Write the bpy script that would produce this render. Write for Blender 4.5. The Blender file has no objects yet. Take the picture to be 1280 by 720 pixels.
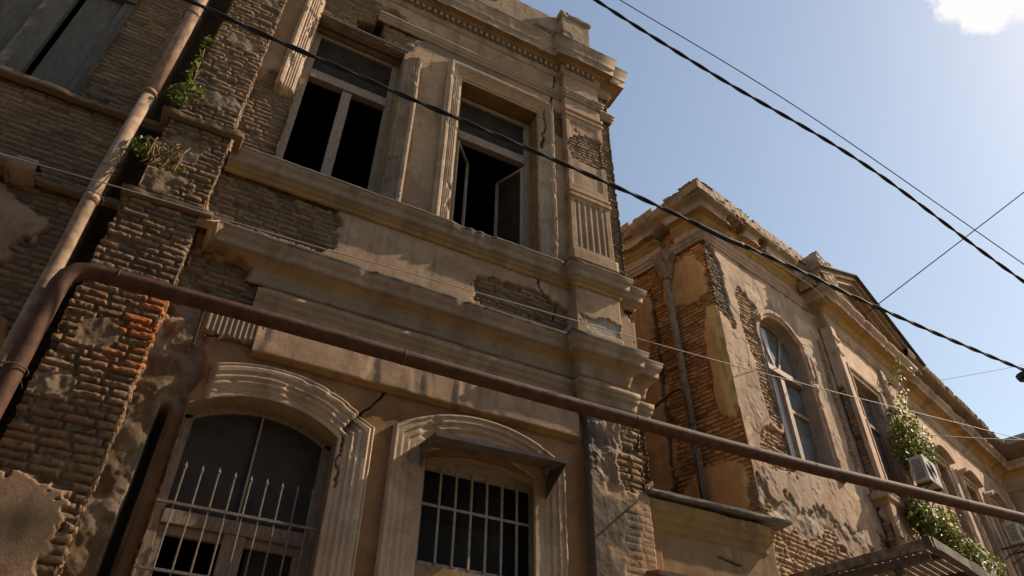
import bpy, math, random
import numpy as np
from mathutils import Matrix, Vector
random.seed(7)
S = bpy.context.scene
COL = S.collection

# ------------------------------------------------------------------ camera
cam_d = bpy.data.cameras.new('camera')
cam = bpy.data.objects.new('camera', cam_d); COL.objects.link(cam)
CR = Vector((0.8887522, -0.45825958, 0.01084778)); CU = Vector((-0.3004792, -0.56455385, 0.76875952)); CF = Vector((0.34616726, 0.68649625, 0.63944595))
cam.matrix_world = Matrix(((CR.x, CU.x, -CF.x, 0), (CR.y, CU.y, -CF.y, -7.0), (CR.z, CU.z, -CF.z, 1.6), (0, 0, 0, 1)))
cam_d.sensor_width = 36; cam_d.lens = 911.5/1280*36; cam_d.clip_end = 3000; cam_d.clip_start = .05
S.camera = cam

# ------------------------------------------------------------------ light
SUN_EL, SUN_AZ = 42.0, -11.0           # azimuth measured from +x
w = bpy.data.worlds.new('World'); S.world = w; w.use_nodes = True
nt = w.node_tree; N = nt.nodes; L = nt.links; N.clear()
sky = N.new('ShaderNodeTexSky'); sky.sky_type = 'NISHITA'; sky.sun_disc = False
sky.sun_elevation = math.radians(SUN_EL); sky.sun_rotation = math.radians(90 - SUN_AZ)
sky.air_density = 1.35; sky.dust_density = 0.5; sky.ozone_density = 1.4
bg = N.new('ShaderNodeBackground'); bg.inputs['Strength'].default_value = 0.10
out = N.new('ShaderNodeOutputWorld')
# a small cumulus in the sky, high on the right
geo = N.new('ShaderNodeTexCoord')
dot = N.new('ShaderNodeVectorMath'); dot.operation = 'DOT_PRODUCT'
cd = Vector((0.672, 0.118, 0.822)).normalized(); dot.inputs[1].default_value = cd
L.new(geo.outputs['Generated'], dot.inputs[0])
rng = N.new('ShaderNodeMapRange'); rng.inputs['From Min'].default_value = math.cos(math.radians(4.3)); rng.inputs['From Max'].default_value = 1.0
rng.inputs['To Min'].default_value = 0; rng.inputs['To Max'].default_value = 1
L.new(dot.outputs['Value'], rng.inputs['Value'])
cn = N.new('ShaderNodeTexNoise'); cn.inputs['Scale'].default_value = 38; cn.inputs['Detail'].default_value = 9; cn.inputs['Roughness'].default_value = .72
L.new(geo.outputs['Generated'], cn.inputs['Vector'])
ad = N.new('ShaderNodeMath'); ad.operation = 'ADD'; L.new(rng.outputs[0], ad.inputs[0]); L.new(cn.outputs['Fac'], ad.inputs[1])
rp = N.new('ShaderNodeMapRange'); rp.inputs['From Min'].default_value = .74; rp.inputs['From Max'].default_value = .98; L.new(ad.outputs[0], rp.inputs['Value'])
gt = N.new('ShaderNodeMath'); gt.operation = 'GREATER_THAN'; gt.inputs[1].default_value = 0.001; L.new(rng.outputs[0], gt.inputs[0])
mu = N.new('ShaderNodeMath'); mu.operation = 'MULTIPLY'; L.new(rp.outputs[0], mu.inputs[0]); L.new(gt.outputs[0], mu.inputs[1])
mx = N.new('ShaderNodeMix'); mx.data_type = 'RGBA'; L.new(mu.outputs[0], mx.inputs['Factor']); L.new(sky.outputs[0], mx.inputs['A']); mx.inputs['B'].default_value = (5.6, 5.9, 6.9, 1)
L.new(mx.outputs['Result'], bg.inputs['Color']); L.new(bg.outputs[0], out.inputs['Surface'])
sd = bpy.data.lights.new('sun', 'SUN'); sd.energy = 3.9; sd.angle = math.radians(.53); sd.color = (1, .90, .78)
sun = bpy.data.objects.new('sun', sd); COL.objects.link(sun)
e, a = math.radians(SUN_EL), math.radians(SUN_AZ)
sv = Vector((math.cos(e)*math.cos(a), math.cos(e)*math.sin(a), math.sin(e)))
sun.rotation_euler = sv.to_track_quat('Z', 'Y').to_euler()
S.view_settings.view_transform = 'Standard'; S.view_settings.look = 'None'; S.view_settings.exposure = 0.76; S.view_settings.gamma = 1
try:
    S.view_settings.use_white_balance = True; S.view_settings.white_balance_temperature = 7800; S.view_settings.white_balance_tint = 11
except Exception: pass

# ------------------------------------------------------------------ noise (numpy)
def _h(ix, iy, seed):
    n = (ix.astype(np.int64)*374761393 + iy.astype(np.int64)*668265263 + seed*1442695041) & 0xffffffff
    n = ((n ^ (n >> 13))*1274126177) & 0xffffffff
    n = (n ^ (n >> 16)) & 0xffffffff
    return n/4294967295.0
def vn(x, y, seed=0):
    x = np.asarray(x, float); y = np.asarray(y, float)
    ix = np.floor(x); iy = np.floor(y); fx = x-ix; fy = y-iy
    fx = fx*fx*(3-2*fx); fy = fy*fy*(3-2*fy)
    a = _h(ix, iy, seed); b = _h(ix+1, iy, seed); c = _h(ix, iy+1, seed); d = _h(ix+1, iy+1, seed)
    return a+(b-a)*fx+(c-a)*fy+(a-b-c+d)*fx*fy
def fbm(x, y, o=4, seed=0):
    s = 0; a = .5; t = 0
    for i in range(o):
        s = s+a*vn(x*2**i+17.3*i, y*2**i+9.1*i, seed+i); t += a; a *= .5
    return s/t
def ss(a, b, x):
    t = np.clip((x-a)/(b-a), 0, 1); return t*t*(3-2*t)
def mixc(a, b, t): return a+(b-a)*t[..., None]
def C3(*c): return np.array(c, float)
def bricks(u, z, seed=0, bw=.25, bh=.078, rag=1.0, mort=.024):
    zz = z+.022*(fbm(u*.9, z*.9, 2, seed+5)-.5)*2
    row = np.floor(zz/bh); fz = zz/bh-row
    uu = u+_h(row, row*0, seed+1)*bw+.03*(fbm(u*5, z*9, 2, seed+3)-.5)
    col = np.floor(uu/bw)
    jit = (_h(col, row, seed+9)-.5)*.28
    fu = uu/bw-col
    # ragged length: shift joint position
    nxt = (_h(col+1, row, seed+9)-.5)*.28
    du = np.minimum(fu-jit*.5, 1+nxt*.5-fu)*bw
    dz = np.minimum(fz, 1-fz)*bh
    rid = _h(col, row, seed+2)
    m = .005+.005*_h(col, row, seed+4)+.007*rag*(fbm(u*22, z*30, 2, seed+6)-.35)
    d = np.minimum(du, dz)-m
    inside = ss(0, .011, d)
    h = -mort*(1-inside)+(rid-.5)*.014*rag+(_h(col, row, seed+8)-.5)*.016*rag*(fu-.5)+(_h(col, row, seed+13)-.5)*.014*rag*(fz-.5)
    gone = (_h(col, row, seed+11) > .962)*1.0
    h = h-gone*.045*inside
    h = h+.017*rag*(fbm(u*26, z*34, 4, seed+7)-.5)-.02*rag*ss(.62, .7, fbm(u*9, z*14, 3, seed+15))*inside
    return h, rid, inside*(1-gone)
def blobs(u, z, lst, seed, rough=.5, fr=4.):
    n = ((fbm(u*fr, z*fr, 4, seed)-.5)*1.9+(fbm(u*fr*5, z*fr*5, 4, seed+60)-.5)*.55)*rough
    out = np.full(np.shape(u), -9.)
    for (cu, cz, ru, rz) in lst:
        d = 1-(np.abs((u-cu)/ru)**3+np.abs((z-cz)/rz)**3)**(1/3.)
        out = np.maximum(out, d)
    return out+n
def crack(x, z, poly, wd, seed=0):
    xx = x+.05*(fbm(z*9, x*9, 3, seed)-.5)*2
    best = np.full(np.shape(x), 9.)
    for (x0, z0), (x1, z1) in zip(poly, poly[1:]):
        dx, dz = x1-x0, z1-z0
        t = np.clip(((xx-x0)*dx+(z-z0)*dz)/(dx*dx+dz*dz), 0, 1)
        best = np.minimum(best, np.hypot(xx-x0-t*dx, z-z0-t*dz))
    return 1-ss(wd*.5, wd, best)

BR = C3(.185, .115, .068); BRED = C3(.30, .10, .04); MORT = C3(.165, .115, .072)
PL = C3(.315, .200, .124); PLD = C3(.135, .092, .058); OCH = C3(.255, .155, .062); ORG = C3(.265, .140, .066)
GRY = C3(.250, .174, .115); CEM = C3(.095, .080, .064)
PLB = C3(.44, .295, .205); BOR = C3(.52, .215, .072)  # BOR: orange side brick, albedo raised in place of bounce light
def brick_col(u, z, rid, inside, base=BR, seed=3, red=.25):
    c = base*(0.72+.56*rid)[..., None]
    c = mixc(c, BRED*np.ones_like(c), ss(.6, 1, rid)*red)
    c = mixc(MORT*(.6+.5*fbm(u*9, z*9, 2, seed))[..., None], c, inside)
    dirt = fbm(u*1.7, z*1.7, 4, seed+31)
    return c*(.75+.5*dirt)[..., None]
def plaster_col(u, z, base=PL, seed=0, grime=1.0):
    c = np.ones(np.shape(u)+(3,))*base
    st = fbm(u*6, z*.8, 4, seed+40); bl = fbm(u*1.6, z*1.6, 4, seed+41); fi = fbm(u*14, z*14, 3, seed+42)
    c = mixc(c, PLD*np.ones_like(c), grime*.55*ss(.52, .75, st)); c = mixc(c, base*.55*np.ones_like(c), grime*.5*ss(.56, .74, fbm(u*17, z*.55, 4, seed+46))*ss(.35, .6, fbm(u*1.1, z*1.1, 3, seed+47))); c = mixc(c, base*np.array([1.2, 1.22, 1.25]), .5*ss(.6, .68, fbm(u*4, z*4, 5, seed+48)))
    c = mixc(c, base*np.array([.72, .66, .6]), grime*.7*ss(.48, .65, bl))
    c = mixc(c, base*np.array([1.12, 1.12, 1.12]), .6*ss(.55, .7, fbm(u*2.3, z*2.3, 4, seed+44)))
    return c*(.88+.24*fi)[..., None]
def plaster_h(u, z, seed=0, amt=1.0):
    return amt*(.010*(fbm(u*2.2, z*2.2, 3, seed+50)-.5)+.004*(fbm(u*14, z*14, 3, seed+51)-.5))

# ------------------------------------------------------------------ materials
def base_mat(name):
    m = bpy.data.materials.new(name); m.use_nodes = True
    return m, m.node_tree.nodes, m.node_tree.links, m.node_tree.nodes['Principled BSDF']
def mat_attr(name, rough=.9, bump=.5, gs=60):
    m, n, l, p = base_mat(name)
    at = n.new('ShaderNodeAttribute'); at.attribute_name = 'Col'
    tc = n.new('ShaderNodeTexCoord')
    nz = n.new('ShaderNodeTexNoise'); nz.inputs['Scale'].default_value = gs; nz.inputs['Detail'].default_value = 6; nz.inputs['Roughness'].default_value = .65
    l.new(tc.outputs['Object'], nz.inputs['Vector'])
    mr = n.new('ShaderNodeMapRange'); mr.inputs['From Min'].default_value = .25; mr.inputs['From Max'].default_value = .75; mr.inputs['To Min'].default_value = .72; mr.inputs['To Max'].default_value = 1.28
    l.new(nz.outputs['Fac'], mr.inputs['Value'])
    mul = n.new('ShaderNodeVectorMath'); mul.operation = 'MULTIPLY'
    l.new(at.outputs['Color'], mul.inputs[0]); l.new(mr.outputs[0], mul.inputs[1])
    l.new(mul.outputs[0], p.inputs['Base Color']); p.inputs['Roughness'].default_value = rough; p.inputs['Specular IOR Level'].default_value = .25
    b = n.new('ShaderNodeBump'); b.inputs['Strength'].default_value = bump; b.inputs['Distance'].default_value = .007
    l.new(nz.outputs['Fac'], b.inputs['Height']); l.new(b.outputs[0], p.inputs['Normal'])
    return m
M_MAS = mat_attr('weathered_masonry')
def mat_n(name, c1, c2, rough=.6, metal=0, scale=8, bump=.2, detail=6, stretch=(1, 1, 1), spec=.5, lo=.35, hi=.65):
    m, n, l, p = base_mat(name)
    tc = n.new('ShaderNodeTexCoord'); mp = n.new('ShaderNodeMapping'); mp.inputs['Scale'].default_value = stretch
    l.new(tc.outputs['Object'], mp.inputs['Vector'])
    nz = n.new('ShaderNodeTexNoise'); nz.inputs['Scale'].default_value = scale; nz.inputs['Detail'].default_value = detail; nz.inputs['Roughness'].default_value = .65
    l.new(mp.outputs[0], nz.inputs['Vector'])
    cr = n.new('ShaderNodeValToRGB'); cr.color_ramp.elements[0].position = lo; cr.color_ramp.elements[1].position = hi
    cr.color_ramp.elements[0].color = (*c1, 1); cr.color_ramp.elements[1].color = (*c2, 1)
    l.new(nz.outputs['Fac'], cr.inputs[0]); l.new(cr.outputs[0], p.inputs['Base Color'])
    p.inputs['Roughness'].default_value = rough; p.inputs['Metallic'].default_value = metal; p.inputs['Specular IOR Level'].default_value = spec
    b = n.new('ShaderNodeBump'); b.inputs['Strength'].default_value = bump; b.inputs['Distance'].default_value = .01
    l.new(nz.outputs['Fac'], b.inputs['Height']); l.new(b.outputs[0], p.inputs['Normal'])
    return m
M_WOOD = mat_n('peeling_frame_wood', (.14, .10, .072), (.26, .19, .14), .85, 0, 14, .5, stretch=(3, 3, .6))
M_WOODD = mat_n('dark_old_timber', (.035, .025, .018), (.11, .075, .05), .85, 0, 10, .6, stretch=(1, 3, 3))
M_BOARD = mat_n('weathered_board', (.08, .052, .034), (.26, .18, .115), .85, 0, 9, .6, stretch=(3, 1, 1))
M_WHITE = mat_n('chalky_frame_paint', (.19, .15, .115), (.32, .26, .205), .8, 0, 20, .3)
M_RUST = mat_n('rusted_gas_pipe', (.038, .017, .010), (.115, .050, .030), .75, .0, 7, .6, spec=.2, lo=.3, hi=.75)
M_GALV = mat_n('dull_galvanised_sheet', (.13, .078, .052), (.34, .21, .15), .75, .0, 12, .4, spec=.15, stretch=(1, 1, .35))
M_GALVB = mat_n('tarnished_downpipe', (.15, .10, .062), (.33, .225, .15), .75, .0, 9, .3, spec=.15)
M_IRON = mat_n('flaking_grille_paint', (.07, .052, .042), (.19, .15, .12), .65, .2, 40, .3)
M_FLASH = mat_n('dark_sheet_flashing', (.035, .030, .025), (.11, .09, .07), .95, .0, 12, .3)
M_CABLE = mat_n('black_cable_sheath', (.010, .010, .012), (.022, .022, .026), .7, 0, 60, .0, spec=.25)
M_WIRE = mat_n('bright_steel_wire', (.30, .27, .24), (.36, .33, .30), .6, .2, 3, .0)
M_DARK = mat_n('room_shade_dark', (.020, .017, .015), (.045, .038, .033), .95, 0, 3, .1)  # near-black walls: the darkness of the unlit rooms is put into the colour
M_AC = mat_n('aged_white_casing', (.26, .235, .19), (.44, .41, .36), .5, 0, 7, .05)
M_ACD = mat_n('dark_vent_slats', (.05, .05, .05), (.12, .12, .12), .6, 0, 9, .1)
def mat_glass(name, c1, c2, rough, spec=.5, scale=4):
    return mat_n(name, c1, c2, rough, 0, scale, .03, spec=spec)
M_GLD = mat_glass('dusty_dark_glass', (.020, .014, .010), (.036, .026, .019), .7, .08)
M_GLB = mat_glass('sky_reflecting_glass', (.06, .065, .07), (.16, .165, .17), .06, 1.0, 3)
M_GLC = mat_glass('pale_glass', (.42, .42, .44), (.60, .60, .62), .12, .8, 2.5)  # pale base colour for the left panes
def mat_leaf(name, c1, c2):
    m = mat_n(name, c1, c2, .45, 0, 2.5, .1)
    n, l = m.node_tree.nodes, m.node_tree.links; p = n['Principled BSDF']; p.inputs['Specular IOR Level'].default_value = .2
    tr = n.new('ShaderNodeBsdfTranslucent'); mxs = n.new('ShaderNodeMixShader'); mxs.inputs[0].default_value = .35
    cr = [q for q in n if q.type == 'VALTORGB'][0]; l.new(cr.outputs[0], tr.inputs[0])
    l.new(p.outputs[0], mxs.inputs[1]); l.new(tr.outputs[0], mxs.inputs[2]); l.new(mxs.outputs[0], n['Material Output'].inputs['Surface'])
    return m
M_LEAF = mat_leaf('ivy_leaf', (.045, .070, .010), (.15, .18, .025))
M_LEAFY = mat_leaf('yellowing_leaf', (.20, .19, .035), (.30, .26, .06))
M_DRY = mat_leaf('dry_stalk', (.16, .09, .035), (.28, .18, .08))

# ------------------------------------------------------------------ object helpers
def tag(o, label=None, cat=None, group=None, kind=None):
    if label: o['label'] = label
    if cat: o['category'] = cat
    if group: o['group'] = group
    if kind: o['kind'] = kind
    return o
def empty(name, loc=(0, 0, 0)):
    o = bpy.data.objects.new(name, None); o.empty_display_size = .2; COL.objects.link(o); o.location = loc; return o
def link(name, me, parent=None, mats=()):
    o = bpy.data.objects.new(name, me); COL.objects.link(o)
    for m in mats: me.materials.append(m)
    if parent:
        o.parent = parent
        p = parent
        off = Vector((0, 0, 0))
        while p: off += p.location; p = p.parent
        o.location = -off
        # children are written in world metres
    return o
def grid_mesh(name, P, colr, keep=None, parent=None, mat=None, smooth=True, flip=False):
    """P (nu,nz,3) vertices, colr (nu,nz,3) albedo, keep (nu-1,nz-1) bool"""
    nu, nz = P.shape[:2]
    idx = np.arange(nu*nz).reshape(nu, nz)
    q = np.stack([idx[:-1, :-1], idx[1:, :-1], idx[1:, 1:], idx[:-1, 1:]], -1)
    if flip: q = q[..., ::-1]
    if keep is not None: q = q[keep]
    q = q.reshape(-1, 4)
    used = np.zeros(nu*nz, bool); used[q.ravel()] = True
    remap = np.cumsum(used)-1
    V = P.reshape(-1, 3)[used]; Cc = colr.reshape(-1, 3)[used]; q = remap[q]
    me = bpy.data.meshes.new(name)
    me.vertices.add(len(V)); me.vertices.foreach_set('co', V.astype(np.float32).ravel())
    me.loops.add(q.size); me.loops.foreach_set('vertex_index', q.astype(np.int32).ravel())
    me.polygons.add(len(q)); me.polygons.foreach_set('loop_start', np.arange(0, q.size, 4, dtype=np.int32))
    me.polygons.foreach_set('use_smooth', np.full(len(q), smooth))
    at = me.color_attributes.new('Col', 'FLOAT_COLOR', 'POINT')
    at.data.foreach_set('color', np.hstack([np.clip(Cc, .004, .9), np.ones((len(Cc), 1))]).astype(np.float32).ravel())
    me.update(calc_edges=True); me.validate()
    return link(name, me, parent, [mat or M_MAS])
def path_samples(path, res):
    """plan polyline -> positions, mitred outward normals, running length.  outward = right-hand side of travel"""
    pts = [np.array(p, float) for p in path]
    P, Nn, Uu = [], [], []
    u = 0
    segn = []
    for a, b in zip(pts, pts[1:]):
        d = (b-a)/np.linalg.norm(b-a); segn.append(np.array([d[1], -d[0]]))
    for i, (a, b) in enumerate(zip(pts, pts[1:])):
        Ls = np.linalg.norm(b-a); k = max(1, int(round(Ls/res)))
        for j in range(k+(1 if i == len(segn)-1 else 0)):
            t = j/k; P.append(a+(b-a)*t); Uu.append(u+Ls*t)
            if j == 0 and i > 0:
                m = segn[i-1]+segn[i]; m /= np.linalg.norm(m); m = m/max(.3, m@segn[i]); Nn.append(m)
            else: Nn.append(segn[i])
        u += Ls
    return np.array(P), np.array(Nn), np.array(Uu)
def relief(name, path, z0, z1, res, fn, parent=None, hole=None, u0=0.0):
    P, Nn, Uu = path_samples(path, res); Uu = Uu+u0
    zs = np.linspace(z0, z1, int(round((z1-z0)/res))+1)
    U, Z = np.meshgrid(Uu, zs, indexing='ij')
    h, c = fn(U, Z)
    V = np.zeros(U.shape+(3,))
    V[..., 0] = P[:, 0][:, None]+Nn[:, 0][:, None]*h
    V[..., 1] = P[:, 1][:, None]+Nn[:, 1][:, None]*h
    V[..., 2] = Z
    keep = None
    if hole is not None:
        Uc = (U[:-1, :-1]+U[1:, 1:])/2; Zc = (Z[:-1, :-1]+Z[1:, 1:])/2
        keep = ~hole(Uc, Zc)
    return grid_mesh(name, V, c, keep, parent)
def sweep(name, path, prof, parent=None, res=.03, seed=0, rough=1.0, chips=None, base=None, closed_ends=True, grime=.8):
    """moulding: prof = [(out, z, colour)] listed from the bottom up, swept along a plan path"""
    P, Nn, Uu = path_samples(path, res)
    pr = []; cc = []; sv_ = []
    s = 0
    for (a, b) in zip(prof, prof[1:]):
        Ls = math.hypot(b[0]-a[0], b[1]-a[1]); k = max(1, int(Ls/.02))
        for j in range(k):
            t = j/k; pr.append((a[0]+(b[0]-a[0])*t, a[1]+(b[1]-a[1])*t)); cc.append(a[2]); sv_.append(s+Ls*t)
        s += Ls
    pr.append(prof[-1][:2]); cc.append(prof[-2][2]); sv_.append(s)
    pr = np.array(pr); cc = np.array(cc); sv_ = np.array(sv_)
    O = np.repeat(pr[None, :, 0], len(P), 0).copy(); Z = np.repeat(pr[None, :, 1], len(P), 0).copy()
    U = np.repeat(Uu[:, None], len(pr), 1); SS = np.repeat(sv_[None, :], len(P), 0)
    nz = (fbm(U*7, SS*9, 4, seed+1)-.5)
    O += rough*.018*nz; Z += rough*.010*(fbm(U*5, SS*5, 3, seed+2)-.5)
    # bitten edges
    bite = ss(.60, .70, fbm(U*3.1, SS*.6, 4, seed+3))*rough
    mxo = pr[:, 0].max()
    O -= bite*.03*(O/mxo)
    Cc = np.repeat(cc[None], len(P), 0)
    if chips is not None:
        k = chips(U, Z); O = O*(1-k)-.06*k
        bh, rid, ins = bricks(U, Z, seed+8); 
        Cc = mixc(Cc, brick_col(U, Z, rid, ins), k)
    st = fbm(U*5, SS*1.2, 4, seed+4); Cc = mixc(Cc, PLD*np.ones_like(Cc), grime*.65*ss(.5, .72, st))
    Cc = mixc(Cc, Cc*1.15, ss(.5, .7, fbm(U*2, SS*2, 3, seed+6)))
    Cc = Cc*(.85+.3*fbm(U*15, SS*15, 3, seed+5))[..., None]
    V = np.stack([P[:, 0][:, None]+Nn[:, 0][:, None]*O, P[:, 1][:, None]+Nn[:, 1][:, None]*O, Z], -1)
    return grid_mesh(name, V, Cc, None, parent)
def frame_sweep(name, pts, prof, y, parent=None, res=.025, seed=0, keepfn=None, base=GRY, rough=1.0, cr=None, grime=.8):
    """surround: pts polyline in x,z round an opening (outer side on the left of travel); prof [(offset, out)]"""
    pts = [np.array(p, float) for p in pts]
    D = [(b-a)/np.linalg.norm(b-a) for a, b in zip(pts, pts[1:])]; NN = [np.array([-d[1], d[0]]) for d in D]
    P, Nn, Uu = [], [], []; u = 0
    for i, (a, b) in enumerate(zip(pts, pts[1:])):
        Ls = np.linalg.norm(b-a); k = max(1, int(round(Ls/res)))
        for j in range(k+(1 if i == len(D)-1 else 0)):
            t = j/k; P.append(a+(b-a)*t); Uu.append(u+Ls*t)
            if j == 0 and i > 0:
                m = NN[i-1]+NN[i]; m /= np.linalg.norm(m); m = m/max(.4, m@NN[i]); Nn.append(m)
            else: Nn.append(NN[i])
        u += Ls
    P, Nn, Uu = np.array(P), np.array(Nn), np.array(Uu)
    q = []
    for a, b in zip(prof, prof[1:]):
        k = max(1, int(math.hypot(b[0]-a[0], b[1]-a[1])/.012))
        for j in range(k): t = j/k; q.append((a[0]+(b[0]-a[0])*t, a[1]+(b[1]-a[1])*t))
    q.append(prof[-1]); q = np.array(q)
    X = P[:, 0][:, None]+Nn[:, 0][:, None]*q[None, :, 0]; Z = P[:, 1][:, None]+Nn[:, 1][:, None]*q[None, :, 0]
    O = np.repeat(q[None, :, 1], len(P), 0).copy(); U = np.repeat(Uu[:, None], len(q), 1); Q = np.repeat(q[None, :, 0], len(P), 0)
    O += rough*(.012*(fbm(X*6, Z*6, 4, seed+1)-.5)+.006*(fbm(X*25, Z*25, 3, seed+2)-.5))
    O -= rough*.03*ss(.62, .72, fbm(X*4, Z*4, 4, seed+7))*(O > .03)
    keep = None
    if keepfn is not None:
        k = keepfn(X, Z); O = O*k-.05*(1-k)
        keep = (k[:-1, :-1] > .08) | (k[1:, 1:] > .08)
    c = plaster_col(X, Z, base, seed+3, grime)
    if cr is not None:
        kk = crack(X, Z, cr[0], cr[1], seed); O -= .06*kk; c = mixc(c, CEM*np.ones_like(c)*.5, kk)
    V = np.stack([X, y-O, Z], -1)
    return grid_mesh(name, V, c, keep, parent, flip=True)

class MB:
    def __init__(s): s.v = []; s.f = []
    def box(s, x0, x1, y0, y1, z0, z1, bev=.0):
        b = len(s.v)
        s.v += [(x, y, z) for x in (x0, x1) for y in (y0, y1) for z in (z0, z1)]
        for f in ((0, 1, 3, 2), (4, 6, 7, 5), (0, 4, 5, 1), (2, 3, 7, 6), (0, 2, 6, 4), (1, 5, 7, 3)): s.f.append([b+i for i in f])
        return s
    def obox(s, c, ax, ay, az, hx, hy, hz):
        b = len(s.v); c = np.array(c, float); ax, ay, az = [np.array(q, float)/np.linalg.norm(q) for q in (ax, ay, az)]
        for i in (-1, 1):
            for j in (-1, 1):
                for k in (-1, 1): s.v.append(tuple(c+ax*hx*i+ay*hy*j+az*hz*k))
        for f in ((0, 1, 3, 2), (4, 6, 7, 5), (0, 4, 5, 1), (2, 3, 7, 6), (0, 2, 6, 4), (1, 5, 7, 3)): s.f.append([b+i for i in f])
        return s
    def beam(s, a, b_, w_, h_, up=(0, 0, 1), jit=0, n=1):
        a = np.array(a, float); b_ = np.array(b_, float); d = b_-a; Ls = np.linalg.norm(d); d /= Ls
        u = np.array(up, float); sd_ = np.cross(d, u); sd_ /= np.linalg.norm(sd_); u = np.cross(sd_, d)
        rings = []
        for i in range(n+1):
            c = a+(b_-a)*i/n; b0 = len(s.v)
            for (i1, i2) in ((-1, -1), (1, -1), (1, 1), (-1, 1)):
                s.v.append(tuple(c+sd_*i1*(w_/2+random.uniform(-jit, jit))+u*i2*(h_/2+random.uniform(-jit, jit))))
            rings.append(b0)
        for r0, r1 in zip(rings, rings[1:]):
            for k in range(4): s.f.append([r0+k, r0+(k+1) % 4, r1+(k+1) % 4, r1+k])
        s.f.append([rings[0]+k for k in (3, 2, 1, 0)]); s.f.append([rings[-1]+k for k in range(4)])
        return s
    def tube(s, pts, r, n=12, caps=True):
        pts = [np.array(p, float) for p in pts]; rr = r if hasattr(r, '__len__') else [r]*len(pts)
        prev = None; rings = []
        for i, p in enumerate(pts):
            t = pts[min(i+1, len(pts)-1)]-pts[max(i-1, 0)]; t /= np.linalg.norm(t)
            if prev is None:
                u = np.cross(t, [0, 0, 1.]); 
                if np.linalg.norm(u) < .1: u = np.cross(t, [0, 1., 0])
            else: u = prev-t*(prev@t)
            u /= np.linalg.norm(u); prev = u; v_ = np.cross(t, u); b0 = len(s.v)
            for k in range(n):
                an = 2*math.pi*k/n; s.v.append(tuple(p+(u*math.cos(an)+v_*math.sin(an))*rr[i]))
            rings.append(b0)
        for r0, r1 in zip(rings, rings[1:]):
            for k in range(n): s.f.append([r0+k, r0+(k+1) % n, r1+(k+1) % n, r1+k])
        if caps: s.f.append([rings[0]+k for k in range(n)][::-1]); s.f.append([rings[-1]+k for k in range(n)])
        return s
    def poly(s, pts): b = len(s.v); s.v += [tuple(p) for p in pts]; s.f.append(list(range(b, b+len(pts)))); return s
    def plate(s, pts, th):
        """closed slab from a planar polygon"""
        p = [np.array(q, float) for q in pts]; n = np.cross(p[1]-p[0], p[2]-p[0]); n /= np.linalg.norm(n); b = len(s.v); k = len(p)
        s.v += [tuple(q+n*th/2) for q in p]+[tuple(q-n*th/2) for q in p]
        s.f.append(list(range(b, b+k))); s.f.append(list(range(b+k, b+2*k))[::-1])
        for i in range(k): s.f.append([b+i, b+k+i, b+k+(i+1) % k, b+(i+1) % k])
        return s
    def build(s, name, mat, parent=None, smooth=False, bevel=0):
        me = bpy.data.meshes.new(name); me.from_pydata(s.v, [], s.f); me.update()
        if smooth: me.polygons.foreach_set('use_smooth', [True]*len(me.polygons))
        o = link(name, me, parent, [mat])
        if bevel:
            b = o.modifiers.new('bevel', 'BEVEL'); b.width = bevel; b.segments = 2; b.limit_method = 'ANGLE'
        return o

# ================================================================== GROUND
g = MB(); g.poly([(-600, -600, 0), (600, -600, 0), (600, 600, 0), (-600, 600, 0)])
M_GR = mat_n('dusty_street', (.13, .10, .07), (.20, .155, .11), .9, 0, 1.5, .2)
tag(g.build('ground', M_GR), kind='structure')
g = MB(); g.box(-30, 40, -1.6, -.02, .004, .13)
M_PV = mat_n('concrete_pavement', (.22, .20, .17), (.33, .29, .24), .9, 0, 3, .2)
tag(g.build('pavement', M_PV), kind='structure')

op = empty('added_opposite_house', (-2, -11, 0)); tag(op, 'unseen plain terrace added across the street to shade the mansion, behind the viewpoint', 'building')  # unseen row added to cut the sky light on the facades
b = MB(); b.box(-22, 11, -19, -10.6, 0, 10.5); b.box(-22.2, 11.2, -10.6, -10.3, 10.2, 10.5)
for i in range(9):
    for z in (1.2, 5.4): b.box(-20+i*3.2, -18.8+i*3.2, -10.6, -10.52, z, z+2)
b.build('wall', mat_n('dull_terrace_render', (.10, .07, .05), (.15, .11, .08), .9, 0, 2, .2), op)
# ================================================================== MANSION A
A = empty('brick_mansion', (1, 0, 0)); tag(A, 'crumbling two storey brick mansion on the left with gaping black upper windows', 'building')
XL, XR = -4.6, 5.60
def arch_top(x, x0, x1, zs, rise):
    c = (x0+x1)/2; hw = (x1-x0)/2; R = (hw*hw+rise*rise)/(2*rise); return zs-(R-rise)+np.sqrt(np.maximum(R*R-(x-c)**2, 0))
W1 = (.02, 1.46, 8.8, 12.42); W2 = (2.52, 3.98, 8.8, 12.36); WL = (-3.95, -2.28, 8.8, 12.4)
AR = (0.0, 1.50, 2.9, 5.27, .24); BW = (2.48, 3.95, 4.12, 5.28, .12)
def holeA(x, z):
    h = np.zeros(x.shape, bool)
    for (a, b, c, d) in (W1, W2, WL): h |= (x > a) & (x < b) & (z > c) & (z < d)
    for (a, b, c, zs, rs) in (AR, BW): h |= (x > a) & (x < b) & (z > c) & (z < arch_top(x, a, b, zs, rs))
    return h
CRK_UP = [(4.44, 14.0), (4.36, 13.4), (4.30, 12.85), (4.12, 12.40), (4.05, 11.4)]
CRK_AR = [(1.95, 6.0), (1.74, 5.66), (1.56, 5.36), (1.53, 5.0), (1.54, 4.75)]
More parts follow.
